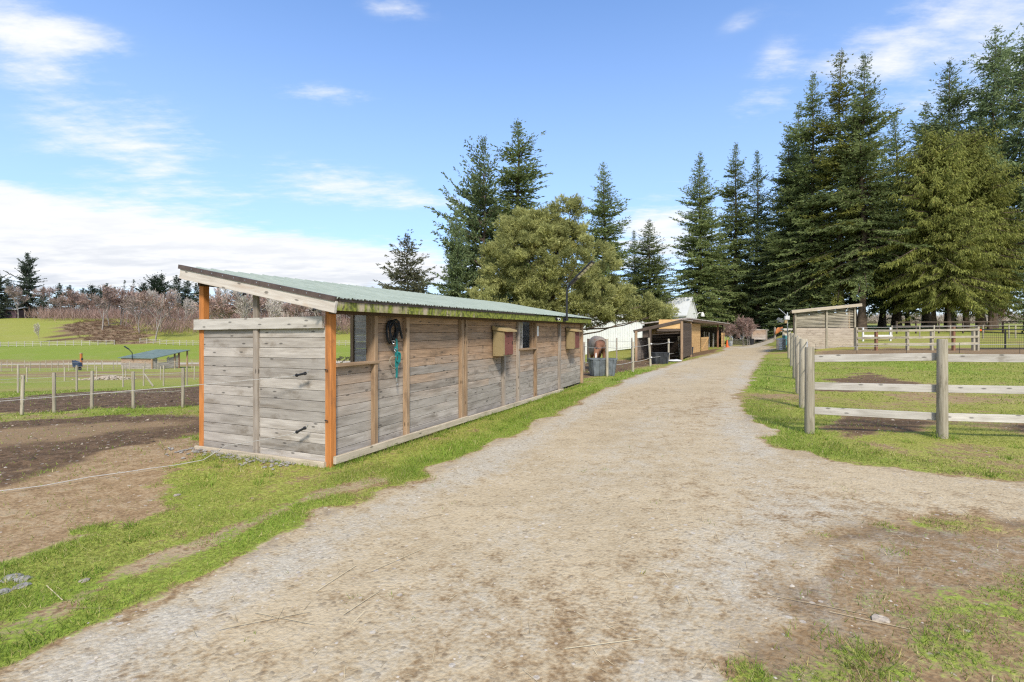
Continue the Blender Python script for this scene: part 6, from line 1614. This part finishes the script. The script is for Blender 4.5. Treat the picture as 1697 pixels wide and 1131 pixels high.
n1 = T.noise(rotv(cv.outputs[0], .35, .55, 1.2), 1.1, 8, .58); n2 = T.noise(rotv(cv.outputs[0], -.5, 1.6, .55), 2.3, 7, .6); n3 = T.noise(rotv(cv.outputs[0], .2, .8, 1.5), 3.2, 7, .6); n4 = T.noise(rotv(cv.outputs[0], .25, .7, 1.7), 8.0, 6, .65)
def patch(px, py, rx, ry, rot=0.0):
    """soft elliptical region of the sky around a direction (degrees-like extents in radians)"""
    a0 = math.atan((px - 848.5) / 828); e0 = math.atan((565.5 - py) / 828 * math.cos(a0))
    u = T.math('SUBTRACT', az, a0); v = T.math('SUBTRACT', el, e0); c, s_ = math.cos(rot), math.sin(rot)
    uu = T.math('ADD', T.math('MULTIPLY', u, c / rx), T.math('MULTIPLY', v, s_ / rx)); vv = T.math('ADD', T.math('MULTIPLY', u, -s_ / ry), T.math('MULTIPLY', v, c / ry))
    return T.math('EXPONENT', T.math('MULTIPLY', T.math('ADD', T.math('MULTIPLY', uu, uu), T.math('MULTIPLY', vv, vv)), -1.0))
def add(*v):
    r = v[0]
    for q in v[1:]: r = T.math('ADD', r, q)
    return r
mul = lambda a, b: T.math('MULTIPLY', a, b)
# long low bank at the left, puffs top left, streaks top right, wisps
bank = add(patch(40, 390, .26, .050, -.10), patch(330, 420, .28, .050, -.04), patch(-250, 390, .35, .07, 0), patch(640, 440, .25, .040, 0))
cover = add(mul(bank, .85), mul(patch(5, 45, .07, .05, .0), .58), mul(patch(110, 60, .07, .02, .2), .5), mul(patch(225, 235, .12, .065, -.15), .46), mul(patch(300, 300, .10, .03, -.1), .25), mul(patch(545, 155, .11, .02, .1), .26), mul(patch(660, 15, .08, .02, 0), .24),
            mul(patch(1540, 60, .20, .05, .15), .55), mul(patch(1690, 130, .14, .05, .1), .42), mul(patch(1250, 165, .13, .035, 1.0), .20), mul(patch(560, 300, .14, .035, -.03), .30), mul(patch(1090, 385, .10, .085, 0), .70), mul(patch(1230, 35, .05, .018, .2), .16), mul(patch(640, 330, .20, .03, 0), .25))
# elsewhere in the sky, scattered cloud
back_w = T.ramp(T.math('ABSOLUTE', az), .95, 1.5)
cover = add(cover, mul(back_w, .45))
dens = add(cover, mul(T.math('SUBTRACT', n1, .5), 1.0), mul(T.math('SUBTRACT', n3, .5), .9), mul(T.math('SUBTRACT', n2, .5), .55), mul(T.math('SUBTRACT', n4, .5), .8))
gate = T.ramp(cover, .03, .22)
amt = mul(T.ramp(dens, .12, .85), gate)
hzn = T.ramp(el, .17, -.01)
amt = T.math('MAXIMUM', amt, mul(hzn, .55))
shade = T.ramp(add(mul(n3, .6), mul(n1, .4)), .42, .62)
ccol = T.mix(mul(shade, T.ramp(el, .26, .05)), CLOUD_W, CLOUD_G)
skc = T.mix(1.0, sky.outputs[0], SKY_TINT, 'MULTIPLY')
low = T.mix(T.ramp(el, .75, .05), skc, T.mix(.55, skc, SKY_LOW))
T.l.new(T.mix(amt, low, ccol), bgn.inputs[0]); bgn.inputs[1].default_value = SKY_S

sc.view_settings.view_transform = 'Standard'; sc.view_settings.look = 'None'; sc.view_settings.gamma = 1; sc.view_settings.exposure = EXPO
sc.render.film_transparent = False
sc.cycles.use_denoising = False; sc.cycles.pixel_filter_type = 'BLACKMAN_HARRIS'; sc.cycles.filter_width = 1.25; sc.cycles.sample_clamp_indirect = 4
sc.cycles.max_bounces = 6; sc.cycles.transparent_max_bounces = 8
